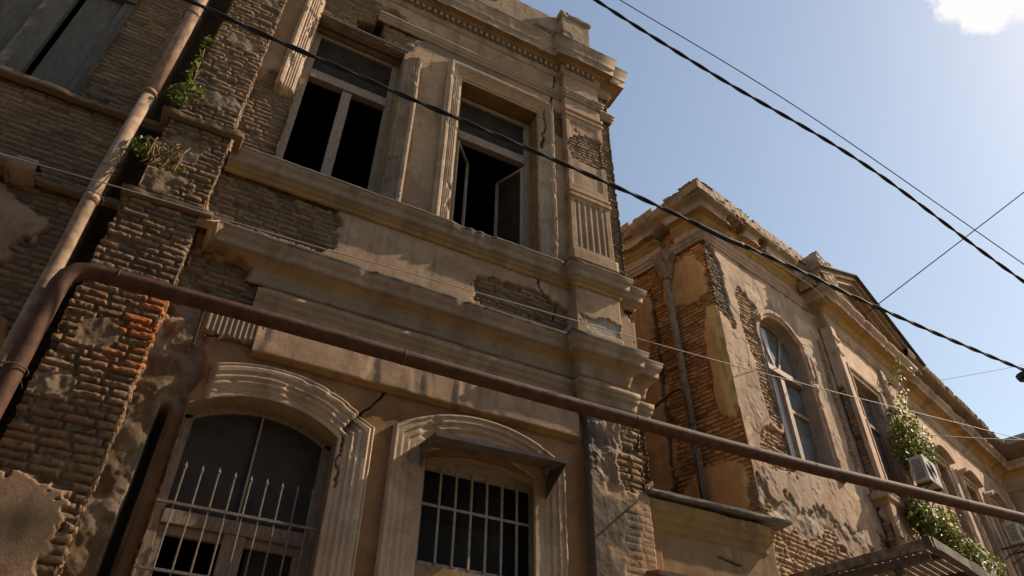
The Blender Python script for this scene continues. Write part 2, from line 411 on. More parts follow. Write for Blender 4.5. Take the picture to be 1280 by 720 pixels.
def fnA(x, z):
    hb, rid, ins = bricks(x, z, 11)
    red = 0
    cb = brick_col(x, z, rid, ins, BR*.9, 12, .12)
    # where plaster has gone
    bl = blobs(x, z, [(.16, 8.1, .78, .62), (3.65, 7.86, .72, .34), (-.25, 9.5, .33, 1.05), (.6, 13.0, 1.0, .55), (4.42, 12.35, .22, .36),
                      (-.15, 6.65, .55, .55), (-.28, 4.6, .30, 1.7), (5.5, 11.2, .28, 2.8), (5.42, 6.4, .3, .9), (4.9, 5.95, .1, .1)], 21, .34, 3.2)
    bl = np.where((x > -.45) & (x < .9) & (z > 7.7) & (z < 8.6), np.maximum(bl, (.86-x)*3+.5*(fbm(x*5, z*5, 4, 5)-.5)), bl)
    left = ss(-1.45, -1.25, -x*-1)  # 0 on the left wing
    lw = blobs(x, z, [(-2.9, 6.6, .9, .5), (-2.4, 4.6, .9, 1.0)], 23, .5, 1.6)
    pm = np.where(x < -1.3, ss(-.03, .03, lw), 1-ss(-.03, .03, bl))
    # lower storey paint colour
    low = 1-ss(6.0, 6.04, z)
    cp = plaster_col(x, z, PL, 3)
    cl = plaster_col(x, z, ORG, 4, .8)
    cp = mixc(cp, cl, low)
    cp = mixc(cp, plaster_col(x, z, OCH*.8, 6), ((x > 1.75) & (x < 2.4) & (z > 9))*ss(.45, .6, fbm(x*3, z*1.2, 3, 61)))
    # grey patch of cement in frieze above window 2
    ce = ss(-.05, .12, blobs(x, z, [(2.3, 12.95, .8, .22), (2.9, 12.95, .4, .15)], 27, .5, 3))
    cp = mixc(cp, CEM*1.2*np.ones_like(cp), ce*.8)
    hp = plaster_h(x, z, 7)+.0
    hb = hb-.034
    # rubble where left of the arched window
    rb = ss(0, .1, blobs(x, z, [(-.22, 4.6, .42, 1.75), (-.1, 5.9, .35, .5)], 31, .25, 3))
    hr = -.05+.09*(fbm(x*6, z*6, 5, 33)-.5)
    cr_ = mixc(np.ones_like(cp)*C3(.12, .075, .042), np.ones_like(cp)*C3(.18, .135, .095), ss(.4, .6, fbm(x*5, z*5, 4, 35)))
    hb = hb*(1-rb)+hr*rb; cb = mixc(cb, cr_, rb)
    h = hb+(hp-hb)*pm; c = mixc(cb, cp, pm)
    rim = np.exp(-((bl)/.05)**2)*(x > -1.3); c = mixc(c, PL*1.05*np.ones_like(c), rim*.4)
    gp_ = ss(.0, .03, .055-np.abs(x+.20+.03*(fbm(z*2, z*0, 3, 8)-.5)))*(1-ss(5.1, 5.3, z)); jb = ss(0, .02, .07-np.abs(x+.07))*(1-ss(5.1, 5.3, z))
    h = h*(1-gp_)-.28*gp_; c = mixc(c, CEM*.35*np.ones_like(c), gp_); h = h*(1-jb)-.02*jb; c = mixc(c, plaster_col(x, z, C3(.14, .07, .032), 63), jb)  # gap beside the jamb: carved, with its shade painted near-black
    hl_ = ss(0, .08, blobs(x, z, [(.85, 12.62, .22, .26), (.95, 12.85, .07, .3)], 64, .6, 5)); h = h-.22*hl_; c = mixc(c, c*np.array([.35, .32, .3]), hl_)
    rc_ = ss(0, .03, .16-np.abs(x+1.36)); h = h-.30*rc_; c = mixc(c, c*.45, rc_)  # recess left of the pier; its shadow is also darkened into the colour
    k = np.maximum(crack(x, z, CRK_UP, .022, 3), crack(x, z, CRK_AR, .014, 5))
    k = np.maximum(k, crack(x, z, [(3.9, 8.5), (4.0, 8.25), (4.25, 8.05), (4.2, 7.8)], .02, 6))
    h = h-.06*k; c = mixc(c, CEM*.4*np.ones_like(c), k)
    return h, c
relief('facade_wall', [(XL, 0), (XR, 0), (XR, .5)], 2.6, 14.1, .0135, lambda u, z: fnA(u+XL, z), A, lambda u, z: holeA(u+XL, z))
# plain plinth and hidden body
b = MB(); b.box(XL, XR, .02, .5, 0, 2.62); b.build('plinth', M_PV, A)
b = MB(); b.box(XL, XL+.3, .5, 9, 0, 14); b.box(XR-.3, XR-.02, .5, 9, 0, 14); b.box(XL, XR, 8.7, 9, 0, 14); b.box(XL, XR-.02, .35, 9, 13.6, 13.9)
b.build('side_and_rear_walls', M_PV, A)
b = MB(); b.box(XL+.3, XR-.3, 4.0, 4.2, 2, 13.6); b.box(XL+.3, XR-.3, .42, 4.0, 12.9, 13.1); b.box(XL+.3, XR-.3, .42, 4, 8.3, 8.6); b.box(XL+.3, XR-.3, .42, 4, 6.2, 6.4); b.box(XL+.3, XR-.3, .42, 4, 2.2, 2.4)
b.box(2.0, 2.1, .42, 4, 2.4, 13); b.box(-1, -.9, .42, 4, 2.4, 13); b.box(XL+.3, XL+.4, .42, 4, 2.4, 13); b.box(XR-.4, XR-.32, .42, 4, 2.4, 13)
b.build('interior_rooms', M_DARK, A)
# inner leaf of wall round the openings = reveals
def reveal(name, x0, x1, z0, z1, parent, base, seed, rise=0, zs=None, d0=-.01, d1=.42):
    pts = [(x1, z0), (x1, zs or z1)]
    if rise:
        for i in range(1, 16): xx = x1+(x0-x1)*i/16; pts.append((xx, float(arch_top(np.array(xx), x0, x1, zs, rise))))
    pts += [(x0, zs or z1), (x0, z0)] 
    V = []; Uu = 0; P = []
    for (a, b_) in zip(pts, pts[1:]):
        k = max(1, int(math.hypot(b_[0]-a[0], b_[1]-a[1])/.04))
        for j in range(k): t = j/k; P.append((a[0]+(b_[0]-a[0])*t, a[1]+(b_[1]-a[1])*t))
    P.append(pts[-1]); P = np.array(P); ys = np.linspace(d0, d1, 12)
    u = np.concatenate([[0], np.cumsum(np.hypot(*np.diff(P, axis=0).T))])
    U, Y = np.meshgrid(u, ys, indexing='ij')
    V = np.stack([np.repeat(P[:, 0][:, None], 12, 1), Y, np.repeat(P[:, 1][:, None], 12, 1)], -1)
    V += .006*(fbm(U*9, Y*9, 3, seed)-.5)[..., None]
    c = plaster_col(U, Y*3, base, seed)
    grid_mesh(name, V, c, None, parent)
    # sill slab
    s = MB(); s.box(x0-.0, x1+.0, 0.0, d1, z0-.06, z0+.012); s.build('window_sill', M_BOARD, parent)

def timber(parts, mat, parent, name='sash'):
    b = MB()
    for (x0, x1, y0, y1, z0, z1) in parts: b.box(x0, x1, y0, y1, z0, z1)
    return b.build(name, mat, parent, bevel=.006)

# --- upper window 1 (sashes gone)
def upper_frame(x0, x1, z0, z1, y, parent):
    b = MB()
    for (a, c, e_, f) in ((x0, x0+.11, z0, z1), (x1-.11, x1, z0, z1)): b.box(a, c, y, y+.10, e_, f)
    b.box(x0+.11, x1-.11, y+.003, y+.095, z1-.10, z1); b.box(x0+.11, x1-.11, y-.025, y+.10, 11.20, 11.33); b.box(x0+.11, x1-.11, y+.01, y+.09, 11.33, 11.44)
    b.box(x0+.11, x1-.11, y+.003, y+.095, z0, z0+.07)
    return b.build('frame', M_WOOD, parent, bevel=.008)
w1 = empty('window', (.74, .2, 9)); w1.parent = A; w1.location = (.74-1, .2, 9); tag(w1, 'empty window with a bare wooden mullion and a broken lintel')
upper_frame(W1[0], W1[1], 8.812, W1[3]-.02, .26, w1)
b = MB(); b.beam((.73, .31, 8.86), (.74, .31, 11.2), .15, .09, (0, 1, 0), .003, 12); b.build('mullion', M_WOOD, w1, bevel=.01)
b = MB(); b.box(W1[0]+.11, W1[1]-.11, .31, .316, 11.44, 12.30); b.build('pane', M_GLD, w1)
reveal('reveal', W1[0], W1[1], 8.8, W1[3], w1, GRY, 101)
b = MB(); b.tube([(-.02, .12, 12.44), (.5, .12, 12.42), (1.5, .12, 12.43)], .055, 10); b.tube([(-.02, .05, 12.52), (1.5, .04, 12.5)], .06, 8); b.box(-.05, 1.5, .1, .35, 12.46, 12.62)
b.build('lintel_beams', M_WOODD, w1, smooth=False)
# fluted architrave profile: offset from opening edge, out
FL = [(0, -.02), (0, .0), (.025, .005), (.03, .03), (.06, .035), (.065, .055), (.085, .04), (.10, .07), (.12, .055), (.135, .085), (.155, .07), (.17, .105), (.19, .085), (.21, .125), (.26, .135), (.27, .08), (.30, .06), (.30, -.02)]
def noisy_cut(axis, pos, soft=.04, sgn=1, seed=0):
    def f(X, Z):
        v = Z if axis == 'z' else X
        return ss(-soft, soft, sgn*(v-pos)+.22*(fbm(X*5, Z*5, 4, seed)-.5))
    return f
frame_sweep('surround', [(W1[0], 8.80), (W1[0], 12.9)], FL, 0, w1, seed=201, keepfn=noisy_cut('z', 10.35, seed=1), base=C3(.44, .31, .22), rough=1.6)
frame_sweep('surround', [(W1[1], 12.42), (W1[1], 8.80)], FL, 0, w1, seed=203, keepfn=lambda X, Z: 1-ss(-.04, .04, Z-12.3+.3*(fbm(X*5, Z*5, 4, 9)-.5)), base=GRY)
# --- upper window 2 (open sashes)
w2 = empty('window'); w2.parent = A; w2.location = (3.25-1, .2, 9); tag(w2, 'window with two sashes hanging open and a fluted surround')
upper_frame(W2[0], W2[1], 8.812, W2[3]-.02, .28, w2)
b = MB(); b.box(W2[0]+.11, W2[1]-.11, .33, .336, 11.44, 12.24); b.build('pane', M_GLD, w2)
reveal('reveal', W2[0], W2[1], 8.8, W2[3], w2, OCH*.75, 105)
frame_sweep('surround', [(W2[0], 8.80), (W2[0], 12.40), (W2[1], 12.40), (W2[1], 8.80)], FL, 0, w2, seed=205, base=C3(.37, .26, .18), cr=(CRK_UP, .022))
# left sash ajar outwards, hinge at the left jamb ; right sash swung into the room
def sash(hx, hy, ang, wd, z0, z1, mat, parent, pane=None, st=.055, label=None):
    b = MB(); d = np.array([math.cos(ang), math.sin(ang), 0]); n_ = np.array([-d[1], d[0], 0]); o = np.array([hx, hy, 0.])
    def bar(s0, s1, za, zb): b.obox(o+d*(s0+s1)/2+np.array([0, 0, (za+zb)/2]), d, n_, (0, 0, 1), (s1-s0)/2, .02, (zb-za)/2)
    bar(0, st, z0, z1); bar(wd-st, wd, z0, z1); bar(st, wd-st, z0, z0+st); bar(st, wd-st, z1-st, z1)
    ob = b.build('sash', mat, parent, bevel=.004)
    if pane:
        b = MB(); b.obox(o+d*wd/2+np.array([0, 0, (z0+z1)/2]), d, n_, (0, 0, 1), wd/2-st, .003, (z1-z0)/2-st); b.build('pane', pane, parent)
    return ob
sash(W2[0]+.11, .27, math.radians(48), .55, 8.9, 11.15, M_WHITE, w2, None, .045)
sash(W2[1]-.11, .30, math.radians(115), .60, 8.9, 11.15, M_WHITE, w2, M_GLD, .06)
# --- left wing window (boarded, greyish)
w3 = empty('window'); w3.parent = A; w3.location = (-3.1-1, .2, 9); tag(w3, 'grey boarded window left of the drainpipe')
b = MB(); b.box(-2.44, -2.28, .12, .22, 8.812, 12.4); b.box(-2.86, -2.445, .18, .23, 8.812, 12.4); b.box(-3.22, -2.93, .10, .2, 8.812, 12.4); b.box(-3.9, -3.23, .2, .24, 8.812, 12.4); b.box(-3.0, -2.28, .08, .2, 11.0, 11.2)
b.build('frame', mat_n('faded_grey_boards', (.060, .045, .033), (.115, .088, .066), .8, 0, 7, .2, stretch=(4, 4, .5)), w3, bevel=.006)
reveal('reveal', WL[0], WL[1], 8.8, WL[3], w3, GRY*.8, 107)
# --- arched window, lower storey
def arch_pts(x0, x1, zb, zs, rise, n=22, ins=0):
    p = [(x0, zb)]
    for i in range(n+1): xx = x0+(x1-x0)*i/n; p.append((xx, float(arch_top(np.array(xx), x0, x1, zs, rise))))
    p.append((x1, zb)); return p
w4 = empty('window'); w4.parent = A; w4.location = (.75-1, .2, 3); tag(w4, 'arched window behind a spear topped grille')
AP = [(q_[0]*1.25, q_[1]*.62) for q_ in [(0, -.02), (0, .03), (.05, .03), (.055, .05), (.10, .05), (.11, .085), (.15, .07), (.16, .1), (.20, .085), (.21, .11), (.25, .12), (.265, .08), (.285, .1), (.295, .08), (.295, -.02)]]
frame_sweep('surround', arch_pts(AR[0], AR[1], 3.0, AR[3], AR[4]), AP, 0, w4, seed=211, base=C3(.40, .285, .20), rough=.6,
            keepfn=lambda X, Z: np.clip(ss(-.05, .05, X-.06+.25*(fbm(X*5, Z*5, 4, 13)-.5)), 0, 1), cr=(CRK_AR, .013))
reveal('reveal', AR[0], AR[1], 2.9, 5.49, w4, GRY*.9, 109, AR[4], AR[3])
b = MB()
b.box(.0, .09, .22, .31, 2.9, 5.27); b.box(1.41, 1.50, .22, .31, 2.9, 5.27); b.box(.09, 1.41, .20, .31, 4.17, 4.30); b.box(.66, .86, .205, .30, 2.9, 4.165); b.box(.09, .155, .23, .3, 2.9, 4.165); b.box(1.33, 1.405, .23, .3, 2.9, 4.165)
b.box(.155, .66, .235, .295, 4.08, 4.165); b.box(.86, 1.33, .235, .295, 4.08, 4.165)
for i in range(16):
    x0_, x1_ = i*1.5/16, (i+1)*1.5/16; za, zb = [float(arch_top(np.array(q_), 0, 1.5, 5.27, .24)) for q_ in (x0_, x1_)]
    b.beam((x0_, .265, za-.03), (x1_, .265, zb-.03), .09, .07)
b.build('frame', M_WOOD, w4, bevel=.005)
b = MB(); b.box(.735, .755, .24, .27, 4.3, 5.46); b.build('glazing_bar', M_WHITE, w4)
b = MB(); b.box(.05, 1.45, .275, .281, 4.28, 5.46); b.build('pane', mat_glass('dim_fanlight_glass', (.035, .029, .024), (.055, .046, .038), .6, .15), w4)
b = MB(); b.box(.9, 1.33, .275, .281, 2.9, 4.1); b.build('pane', M_GLD, w4)
b = MB()
for i in range(9):
    x = .15+i*.152; t = 4.72+random.uniform(-.02, .02)
    b.tube([(x, .06, 2.9), (x, .06, t-.06)], .0095, 6); b.tube([(x, .06, t-.075), (x, .06, t-.05), (x, .06, t)], [.010, .017, .002], 6)
b.box(.0, 1.52, .045, .075, 4.29, 4.315); b.box(.0, 1.52, .045, .075, 3.70, 3.725)
b.build('grille', M_IRON, w4)
# --- barred window, lower storey
w5 = empty('window'); w5.parent = A; w5.location = (3.2-1, .1, 4.1); tag(w5, 'small square barred window under a sheet metal hood')
frame_sweep('surround', arch_pts(BW[0]-.12, BW[1]+.02, 2.9, 5.42, .22), [(-.12, -.02), (-.12, .02), (0, .02), (.02, .03), (.08, .03), (.09, .05), (.16, .045), (.17, .065), (.23, .06), (.24, .075), (.265, .075), (.275, .04), (.28, .04), (.28, -.02)], 0, w5, seed=213, base=C3(.38, .27, .19), rough=.6)
reveal('reveal', BW[0], BW[1], BW[2], 5.4, w5, GRY*.9, 111, BW[4], BW[3])
b = MB(); y = .13
b.box(2.48, 2.55, y, y+.07, 4.14, 5.34); b.box(3.88, 3.95, y, y+.07, 4.14, 5.34); b.box(2.55, 3.88, y, y+.07, 4.14, 4.22); b.box(2.55, 3.88, y, y+.07, 5.24, 5.40)
b.build('frame', M_WHITE, w5, bevel=.005)
b = MB()
for i in range(1, 7): x = 2.55+1.33*i/7; b.box(x-.012, x+.012, y-.02, y+.003, 4.2, 5.26)
b.box(2.5, 3.93, y-.026, y-.021, 4.80, 4.83); b.build('grille', M_WHITE, w5)
b = MB(); b.box(2.5, 3.93, .24, .246, 4.15, 5.35); b.build('pane', mat_glass('black_lower_pane', (.008, .007, .006), (.018, .016, .014), .5, .15), w5)
for i in range(2):
    pass

# --- mouldings of A
def ressaut(p_pier, p_pil, xs=-4.6):
    return [(xs, 0), (-1.38, 0), (-1.38, -p_pier), (-.48, -p_pier), (-.48, 0), (4.5, 0), (4.5, -p_pil), (5.28, -p_pil), (5.28, 0), (XR, 0), (XR, .5)]
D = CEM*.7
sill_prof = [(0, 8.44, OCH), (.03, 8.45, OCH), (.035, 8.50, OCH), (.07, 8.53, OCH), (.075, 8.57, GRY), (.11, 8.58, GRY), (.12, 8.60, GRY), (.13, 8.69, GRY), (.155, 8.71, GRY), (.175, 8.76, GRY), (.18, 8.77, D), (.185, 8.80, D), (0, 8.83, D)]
PA = [(-.48, .05), (-.48, 0), (4.5, 0), (4.5, -.13), (5.26, -.13), (5.26, 0), (XR, 0), (XR, .5)]
PLW = [(XL, 0), (-1.24, 0), (-1.24, -.30), (-.48, -.30), (-.48, 0.05)]
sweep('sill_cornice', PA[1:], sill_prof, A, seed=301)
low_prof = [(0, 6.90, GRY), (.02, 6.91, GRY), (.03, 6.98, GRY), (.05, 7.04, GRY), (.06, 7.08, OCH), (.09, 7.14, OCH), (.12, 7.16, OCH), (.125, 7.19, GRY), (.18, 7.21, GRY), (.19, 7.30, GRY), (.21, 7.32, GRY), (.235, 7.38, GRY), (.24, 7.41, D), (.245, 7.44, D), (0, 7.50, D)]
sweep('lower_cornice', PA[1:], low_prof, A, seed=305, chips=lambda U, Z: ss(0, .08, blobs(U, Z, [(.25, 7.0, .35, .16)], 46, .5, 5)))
thin = [(0, 8.695, BR), (.085, 8.70, BR), (.09, 8.715, BR), (.095, 8.755, D), (.09, 8.77, D), (0, 8.80, D)]
sweep('worn_ledge', PLW, thin, A, seed=302, rough=.9)
sweep('worn_ledge', PLW, [(a, z-1.37+.0, c) for a, z, c in thin], A, seed=303, rough=.9)
sweep('cornice_remnant', [(XL, 0), (-2.15, 0)], low_prof, A, seed=304, rough=1.6, chips=lambda U, Z: ss(0, .08, blobs(U, Z, [(2.3, 7.05, .45, .3)], 46, .6, 3)))
sweep('cornice_remnant', [(-.66, -.30), (-.48, -.30), (-.48, 0)], low_prof[5:-2], A, seed=306, rough=1.6, chips=lambda U, Z: ss(0, .08, blobs(U, Z, [(-.05, 7.2, .22, .3)], 49, .6, 5)))
arc = [(0, 6.42, GRY), (.02, 6.425, GRY), (.025, 6.52, GRY), (.045, 6.53, GRY), (.05, 6.64, GRY), (.075, 6.66, GRY), (.085, 6.72, OCH), (.10, 6.74, GRY), (.10, 6.80, GRY), (0, 6.83, GRY)]
sweep('architrave_moulding', [(.30, 0), (4.5, 0), (4.5, -.13), (5.28, -.13), (5.28, 0), (XR, 0), (XR, .4)], arc, A, seed=307)
strg = [(0, 5.96, OCH), (.035, 5.965, OCH), (.04, 5.985, OCH), (.085, 5.99, OCH), (.09, 6.01, PL), (.09, 6.38, PL), (0, 6.40, PL)]
sweep('string_course', [(.42, 0), (4.46, 0)], strg, A, seed=309, rough=.45)
# fluted console block at the left end of the frieze
def fn_con(u, z):
    h = .012*np.cos(u*2*math.pi/.055)+.006*(fbm(u*9, z*9, 3, 2)-.5); m = ss(-.05, .05, blobs(u, z, [(.30, 6.25, .34, .17)], 47, .4, 5))
    return h*m-.05*(1-m)+.03, plaster_col(u, z, GRY*1.05, 48)
relief('fluted_console', [(-.08, -.0), (-.08, -.045), (.5, -.045), (.5, 0)], 6.08, 6.40, .01, fn_con, A)
# roof cornice
up_arch = [(0, 13.04, GRY), (.03, 13.05, GRY), (.035, 13.11, GRY), (.055, 13.12, GRY), (.06, 13.18, GRY), (.08, 13.20, GRY), (.08, 13.23, GRY), (0, 13.26, GRY)]
sweep('upper_architrave', [(.9, 0), (4.5, 0), (4.5, -.13), (5.28, -.13), (5.28, 0), (XR, 0), (XR, .4)], up_arch, A, seed=311)
PR = [(XL, 0), (-1.38, 0), (-1.38, -.28), (-.48, -.28), (-.48, 0), (4.5, 0), (4.5, -.13), (5.26, -.13), (5.26, 0), (XR, 0), (XR, .5)]
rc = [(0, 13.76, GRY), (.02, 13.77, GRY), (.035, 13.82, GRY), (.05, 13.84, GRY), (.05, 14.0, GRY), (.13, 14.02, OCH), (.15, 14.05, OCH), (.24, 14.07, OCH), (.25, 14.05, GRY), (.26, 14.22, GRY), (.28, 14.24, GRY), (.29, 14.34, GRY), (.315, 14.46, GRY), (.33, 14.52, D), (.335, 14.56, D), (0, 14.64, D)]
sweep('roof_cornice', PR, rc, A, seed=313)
dent_mat = mat_n('dentil_plaster', tuple(GRY*.7), tuple(GRY*1.1), .9, 0, 9, .4)
x = .2
while x < 4.4: b = MB(); b.box(x, x+.062, -.115, -.04, 13.885, 13.99); b.build('dentil', dent_mat, A, bevel=.008); x += .115
x = 4.52
while x < 5.2: b = MB(); b.box(x, x+.062, -.245, -.17, 13.885, 13.99); b.build('dentil', dent_mat, A, bevel=.008); x += .115
# parapet with broken top
def fn_par(u, z):
    h, c = plaster_h(u, z, 70, 2.), plaster_col(u, z, GRY, 71)
    hb, rid, ins = bricks(u, z, 72); k = ss(0, .05, blobs(u, z, [(7.5, 15.5, .8, .3), (9.3, 14.9, .5, .3)], 73, .5, 2.5))
    top = 1-ss(-.02, .02, z-(15.50+.12*(fbm(u*3, u*0, 4, 74)-.5)))
    h = (h*(1-k)+(hb-.03)*k)
    return h, mixc(c, brick_col(u, z, rid, ins), k)
parp = [(XL, .3), (XL, -.10), (4.47, -.10), (4.47, -.26), (5.12, -.26), (5.12, .3)]
zt = lambda u: 15.78+.16*(fbm(u*2.5, u*0+3, 4, 74)-.5)+np.where(u > 9.45, .10, 0)
def hole_par(u, z): return z > zt(u)
relief('parapet', parp, 14.5, 16.1, .02, fn_par, A, hole_par)
b = MB()
for i in range(48):
    x0_ = XL+i*.2; t_ = float(zt(np.array(x0_+.1-XL+.44))); b.box(x0_, x0_+.195, -.085, .28, t_-.3, t_-.02+random.uniform(-.01, .03))
b.box(4.50, 5.09, -.24, .28, 14.9, 15.75); b.build('parapet_core', M_PV, A)
sweep('parapet_cap', [(4.46, .2), (4.46, -.27), (5.13, -.27), (5.13, .2)], [(-.01, 15.66, GRY), (.02, 15.68, GRY), (.04, 15.74, GRY), (.04, 15.78, D), (-.1, 15.84, D)], A, seed=321, rough=1.6)

# --- left brick pier and right pilaster (each its own part)
def fn_pier(u, z):
    u = u+.1
    # unrolled: 0-.3 left side, .3-1.2 front, 1.2-1.5 right side
    hb, rid, ins = bricks(u, z, 41, .265, .082, 1.35, .03)
    redz = ss(0, .7, blobs(u, z, [(1.2, 5.8, .75, .75)], 52, .5, 3))*(.25+.75*(rid > .35))
    cb = brick_col(u, z, rid, ins, BR*.95, 42, .12)
    cb = mixc(cb, cb*np.array([1.5, .82, .5]), redz*.9)
    rb = ss(0, .12, blobs(u, z, [(.75, 10.6, .18, .14), (.72, 5.6, .22, .2), (.55, 5.0, .2, .12), (.6, 8.25, .28, .2), (.9, 9.3, .35, .13), (.45, 7.7, .4, .2), (.8, 12, .2, .3)], 53, .6, 5))
    hr = -.01+.05*(fbm(u*9, z*9, 5, 54)-.5); cr_ = plaster_col(u, z, GRY*.8, 55)
    hb = hb*(1-rb)+hr*rb; cb = mixc(cb, cr_, rb)
    pl = ss(-.02, .02, blobs(u, z, [(.55, 3.55, .52, .62)], 56, .3, 4))
    pl = np.maximum(pl, ss(-.02, .02, blobs(u, z, [(.7, 7.05, .6, .22)], 57, .5, 4))*.0)
    hp = .03+plaster_h(u, z, 58)
    h = hb*(1-pl)+hp*pl; c = mixc(cb, plaster_col(u, z, PL*.72, 59, 1.3), pl)
    h = h-.05*(vn(u*0, z*11, 60)-.3)*ss(.05, 0, np.minimum(np.abs(u-.3), np.abs(u-1.2)))*.4
    return h, c
relief('brick_pier', [(-1.28, 0), (-1.28, -.33), (-.50, -.33), (-.50, 0)], 0.2, 7.40, .0125, fn_pier, A)
relief('brick_pier', [(-1.22, 0), (-1.22, -.30), (-.51, -.30), (-.51, 0)], 7.40, 8.75, .0125, fn_pier, A)
relief('brick_pier', [(-1.17, 0), (-1.17, -.30), (-.53, -.30), (-.53, 0)], 8.75, 13.80, .0125, fn_pier, A)
def fn_pil(u, z):
    # 0-.13 side, .13-.86 front
    f = u-.13
    hp = plaster_h(u, z, 81); c = plaster_col(u, z, PL*1.0, 82)
    hb, rid, ins = bricks(u, z, 83); cb = brick_col(u, z, rid, ins, BR*1.05, 84)
    k = ss(-.02, .02, blobs(f, z, [(.44, 11.75, .42, .42)], 85, .35, 4))
    # fluted panel
    inp = ((f > .10) & (f < .66) & (z > 9.28) & (z < 10.34))
    flute = -.028*ss(.2, .8, .5+.5*np.cos((f-.10)*2*math.pi/.112))
    hp = hp+np.where(inp, flute, 0)
    mould = .03*ss(.02, .0, np.abs(z-10.42)-.03)+.022*ss(.02, 0, np.abs(z-10.54)-.025)+.035*ss(.02, 0, np.abs(z-9.1)-.1)+.03*ss(.02, 0, np.abs(z-12.55)-.02)+.035*ss(.02, 0, np.abs(z-12.7)-.03)
    pan = -.018*((f > .09) & (f < .66) & (z > 10.72) & (z < 12.4))
    hp = hp+mould+pan
    h = hp*(1-k)+(hb-.03)*k; c = mixc(c, cb, k)
    return h, c
relief('pilaster', [(4.5, 0), (4.5, -.13), (5.26, -.13), (5.26, 0)], 8.78, 13.82, .0115, fn_pil, A)
relief('pilaster', [(4.5, 0), (4.5, -.13), (5.26, -.13), (5.26, 0)], 7.42, 8.48, .0125, lambda u, z: (plaster_h(u, z, 91)-.03*ss(0, .05, blobs(u, z, [(.6, 7.85, .35, .16)], 92, .6, 5)), mixc(plaster_col(u, z, PL*1.1, 93), plaster_col(u, z, C3(.30, .25, .2), 94), ss(0, .05, blobs(u, z, [(.6, 7.85, .35, .16)], 92, .6, 5)))), A)
relief('pilaster', [(4.5, 0), (4.5, -.13), (5.26, -.13), (5.26, 0)], 6.4, 7.04, .0125, lambda u, z: (plaster_h(u, z, 95), plaster_col(u, z, PL, 96)), A)
def fn_rub(u, z):
    f = u-.05
    hr = .14*(fbm(u*5, z*4, 5, 97)-.5)+.04*(fbm(u*17, z*17, 4, 98)-.5)
    cr_ = mixc(np.ones(u.shape+(3,))*C3(.24, .18, .13), np.ones(u.shape+(3,))*C3(.16, .105, .07), ss(.4, .6, fbm(u*4, z*4, 4, 99)))
    hb, rid, ins = bricks(u, z, 83, .26, .09, 1.3); cb = brick_col(u, z, rid, ins, BR*1.2, 84)
    k = ss(-.02, .05, f-.56+.25*(fbm(u*5, z*5, 3, 6)-.5))
    h = hr*(1-k)+(hb-.02)*k; c = mixc(cr_, cb, k)
    dk = ss(-.05, .1, blobs(f, z, [(.05, 5.2, .22, 1.6), (.35, 4.95, .4, .35), (.2, 4.2, .4, .5)], 88, .6, 2.4))
    lowp = 1-ss(5.35, 5.45, z+.3*(fbm(u*4, z*4, 3, 90)-.5))
    h = h*(1-.8*lowp)+.01*lowp; c = mixc(c, plaster_col(u, z, PL, 89), lowp); c = mixc(c, CEM*.75*np.ones_like(c), dk*.8)
    return h, c
relief('rubble_pilaster', [(4.56, .04), (4.56, -.12), (5.2, -.12), (5.42, -.10), (5.42, .1)], 2.6, 6.45, .0125, fn_rub, A)

# ================================================================== sheet metal hood over the barred window
hd = empty('window_hood', (3.2, 0, 5.4)); tag(hd, 'rusty sheet metal hood projecting over the small barred window', 'awning')
b = MB(); b.plate([(2.40, .0, 5.42), (2.42, -.46, 5.36), (4.05, -.46, 5.42), (4.05, .0, 5.50)], .008)
b.plate([(2.42, -.465, 5.36), (4.05, -.465, 5.42), (4.05, -.47, 5.375), (2.42, -.47, 5.315)], .006); b.build('sheet', M_RUST if False else mat_n('brown_hood_sheet', (.10, .075, .06), (.20, .155, .125), .6, .3, 6, .2), hd)
b = MB(); b.plate([(4.045, -.0, 5.49), (4.045, -.455, 5.41), (3.99, -.02, 5.1)], .006); b.build('side_gusset', M_FLASH, hd)
b = MB(); b.plate([(2.41, -.0, 5.41), (2.425, -.455, 5.35), (2.44, -.02, 5.15)], .006); b.build('side_gusset', M_FLASH, hd)

# ================================================================== connector wall
Cn = empty('low_plastered_wall', (6.4, 0, 0)); tag(Cn, 'low brown plastered wall with a grey coping, between the two old buildings', 'wall')
def fn_con2(u, z):
    x = u+5.43
    h = plaster_h(u, z, 121); c = plaster_col(u, z, ORG*np.array([.95, 1.1, 1.2]), 122)
    edge = ss(-.03, .03, (x-7.55)+.25*(fbm(u*4, z*4, 4, 123)-.5)+.35*(5.0-z)*(z < 5.0))
    h = h-.3*edge
    k = np.maximum(crack(x, z, [(6.5, 4.9), (6.7, 4.86), (6.85, 4.84)], .018, 4), 0); h -= .03*k; c = mixc(c, CEM*.5*np.ones_like(c), k)
    return h, mixc(c, CEM*.8*np.ones_like(c), edge)
relief('wall', [(5.43, .02), (7.62, .02), (7.62, .4)], 0.2, 5.30, .016, fn_con2, Cn)
sweep('cornice', [(5.43, .02), (7.35, .02), (7.35, .4)], [(0, 5.05, OCH*.9), (.02, 5.07, OCH*.9), (.03, 5.16, OCH*.9), (.06, 5.18, OCH*.9), (.07, 5.26, OCH*.9), (.10, 5.30, OCH*.9), (.11, 5.42, OCH*.9), (0, 5.46, OCH)], Cn, seed=331)
b = MB(); b.beam((5.38, .03, 5.50), (7.78, .03, 5.53), .36, .04, (0, 0, 1), .006, 14); b.build('coping', mat_n('grey_stone_coping', (.10, .09, .08), (.22, .20, .18), .85, 0, 9, .5), Cn, bevel=.006)
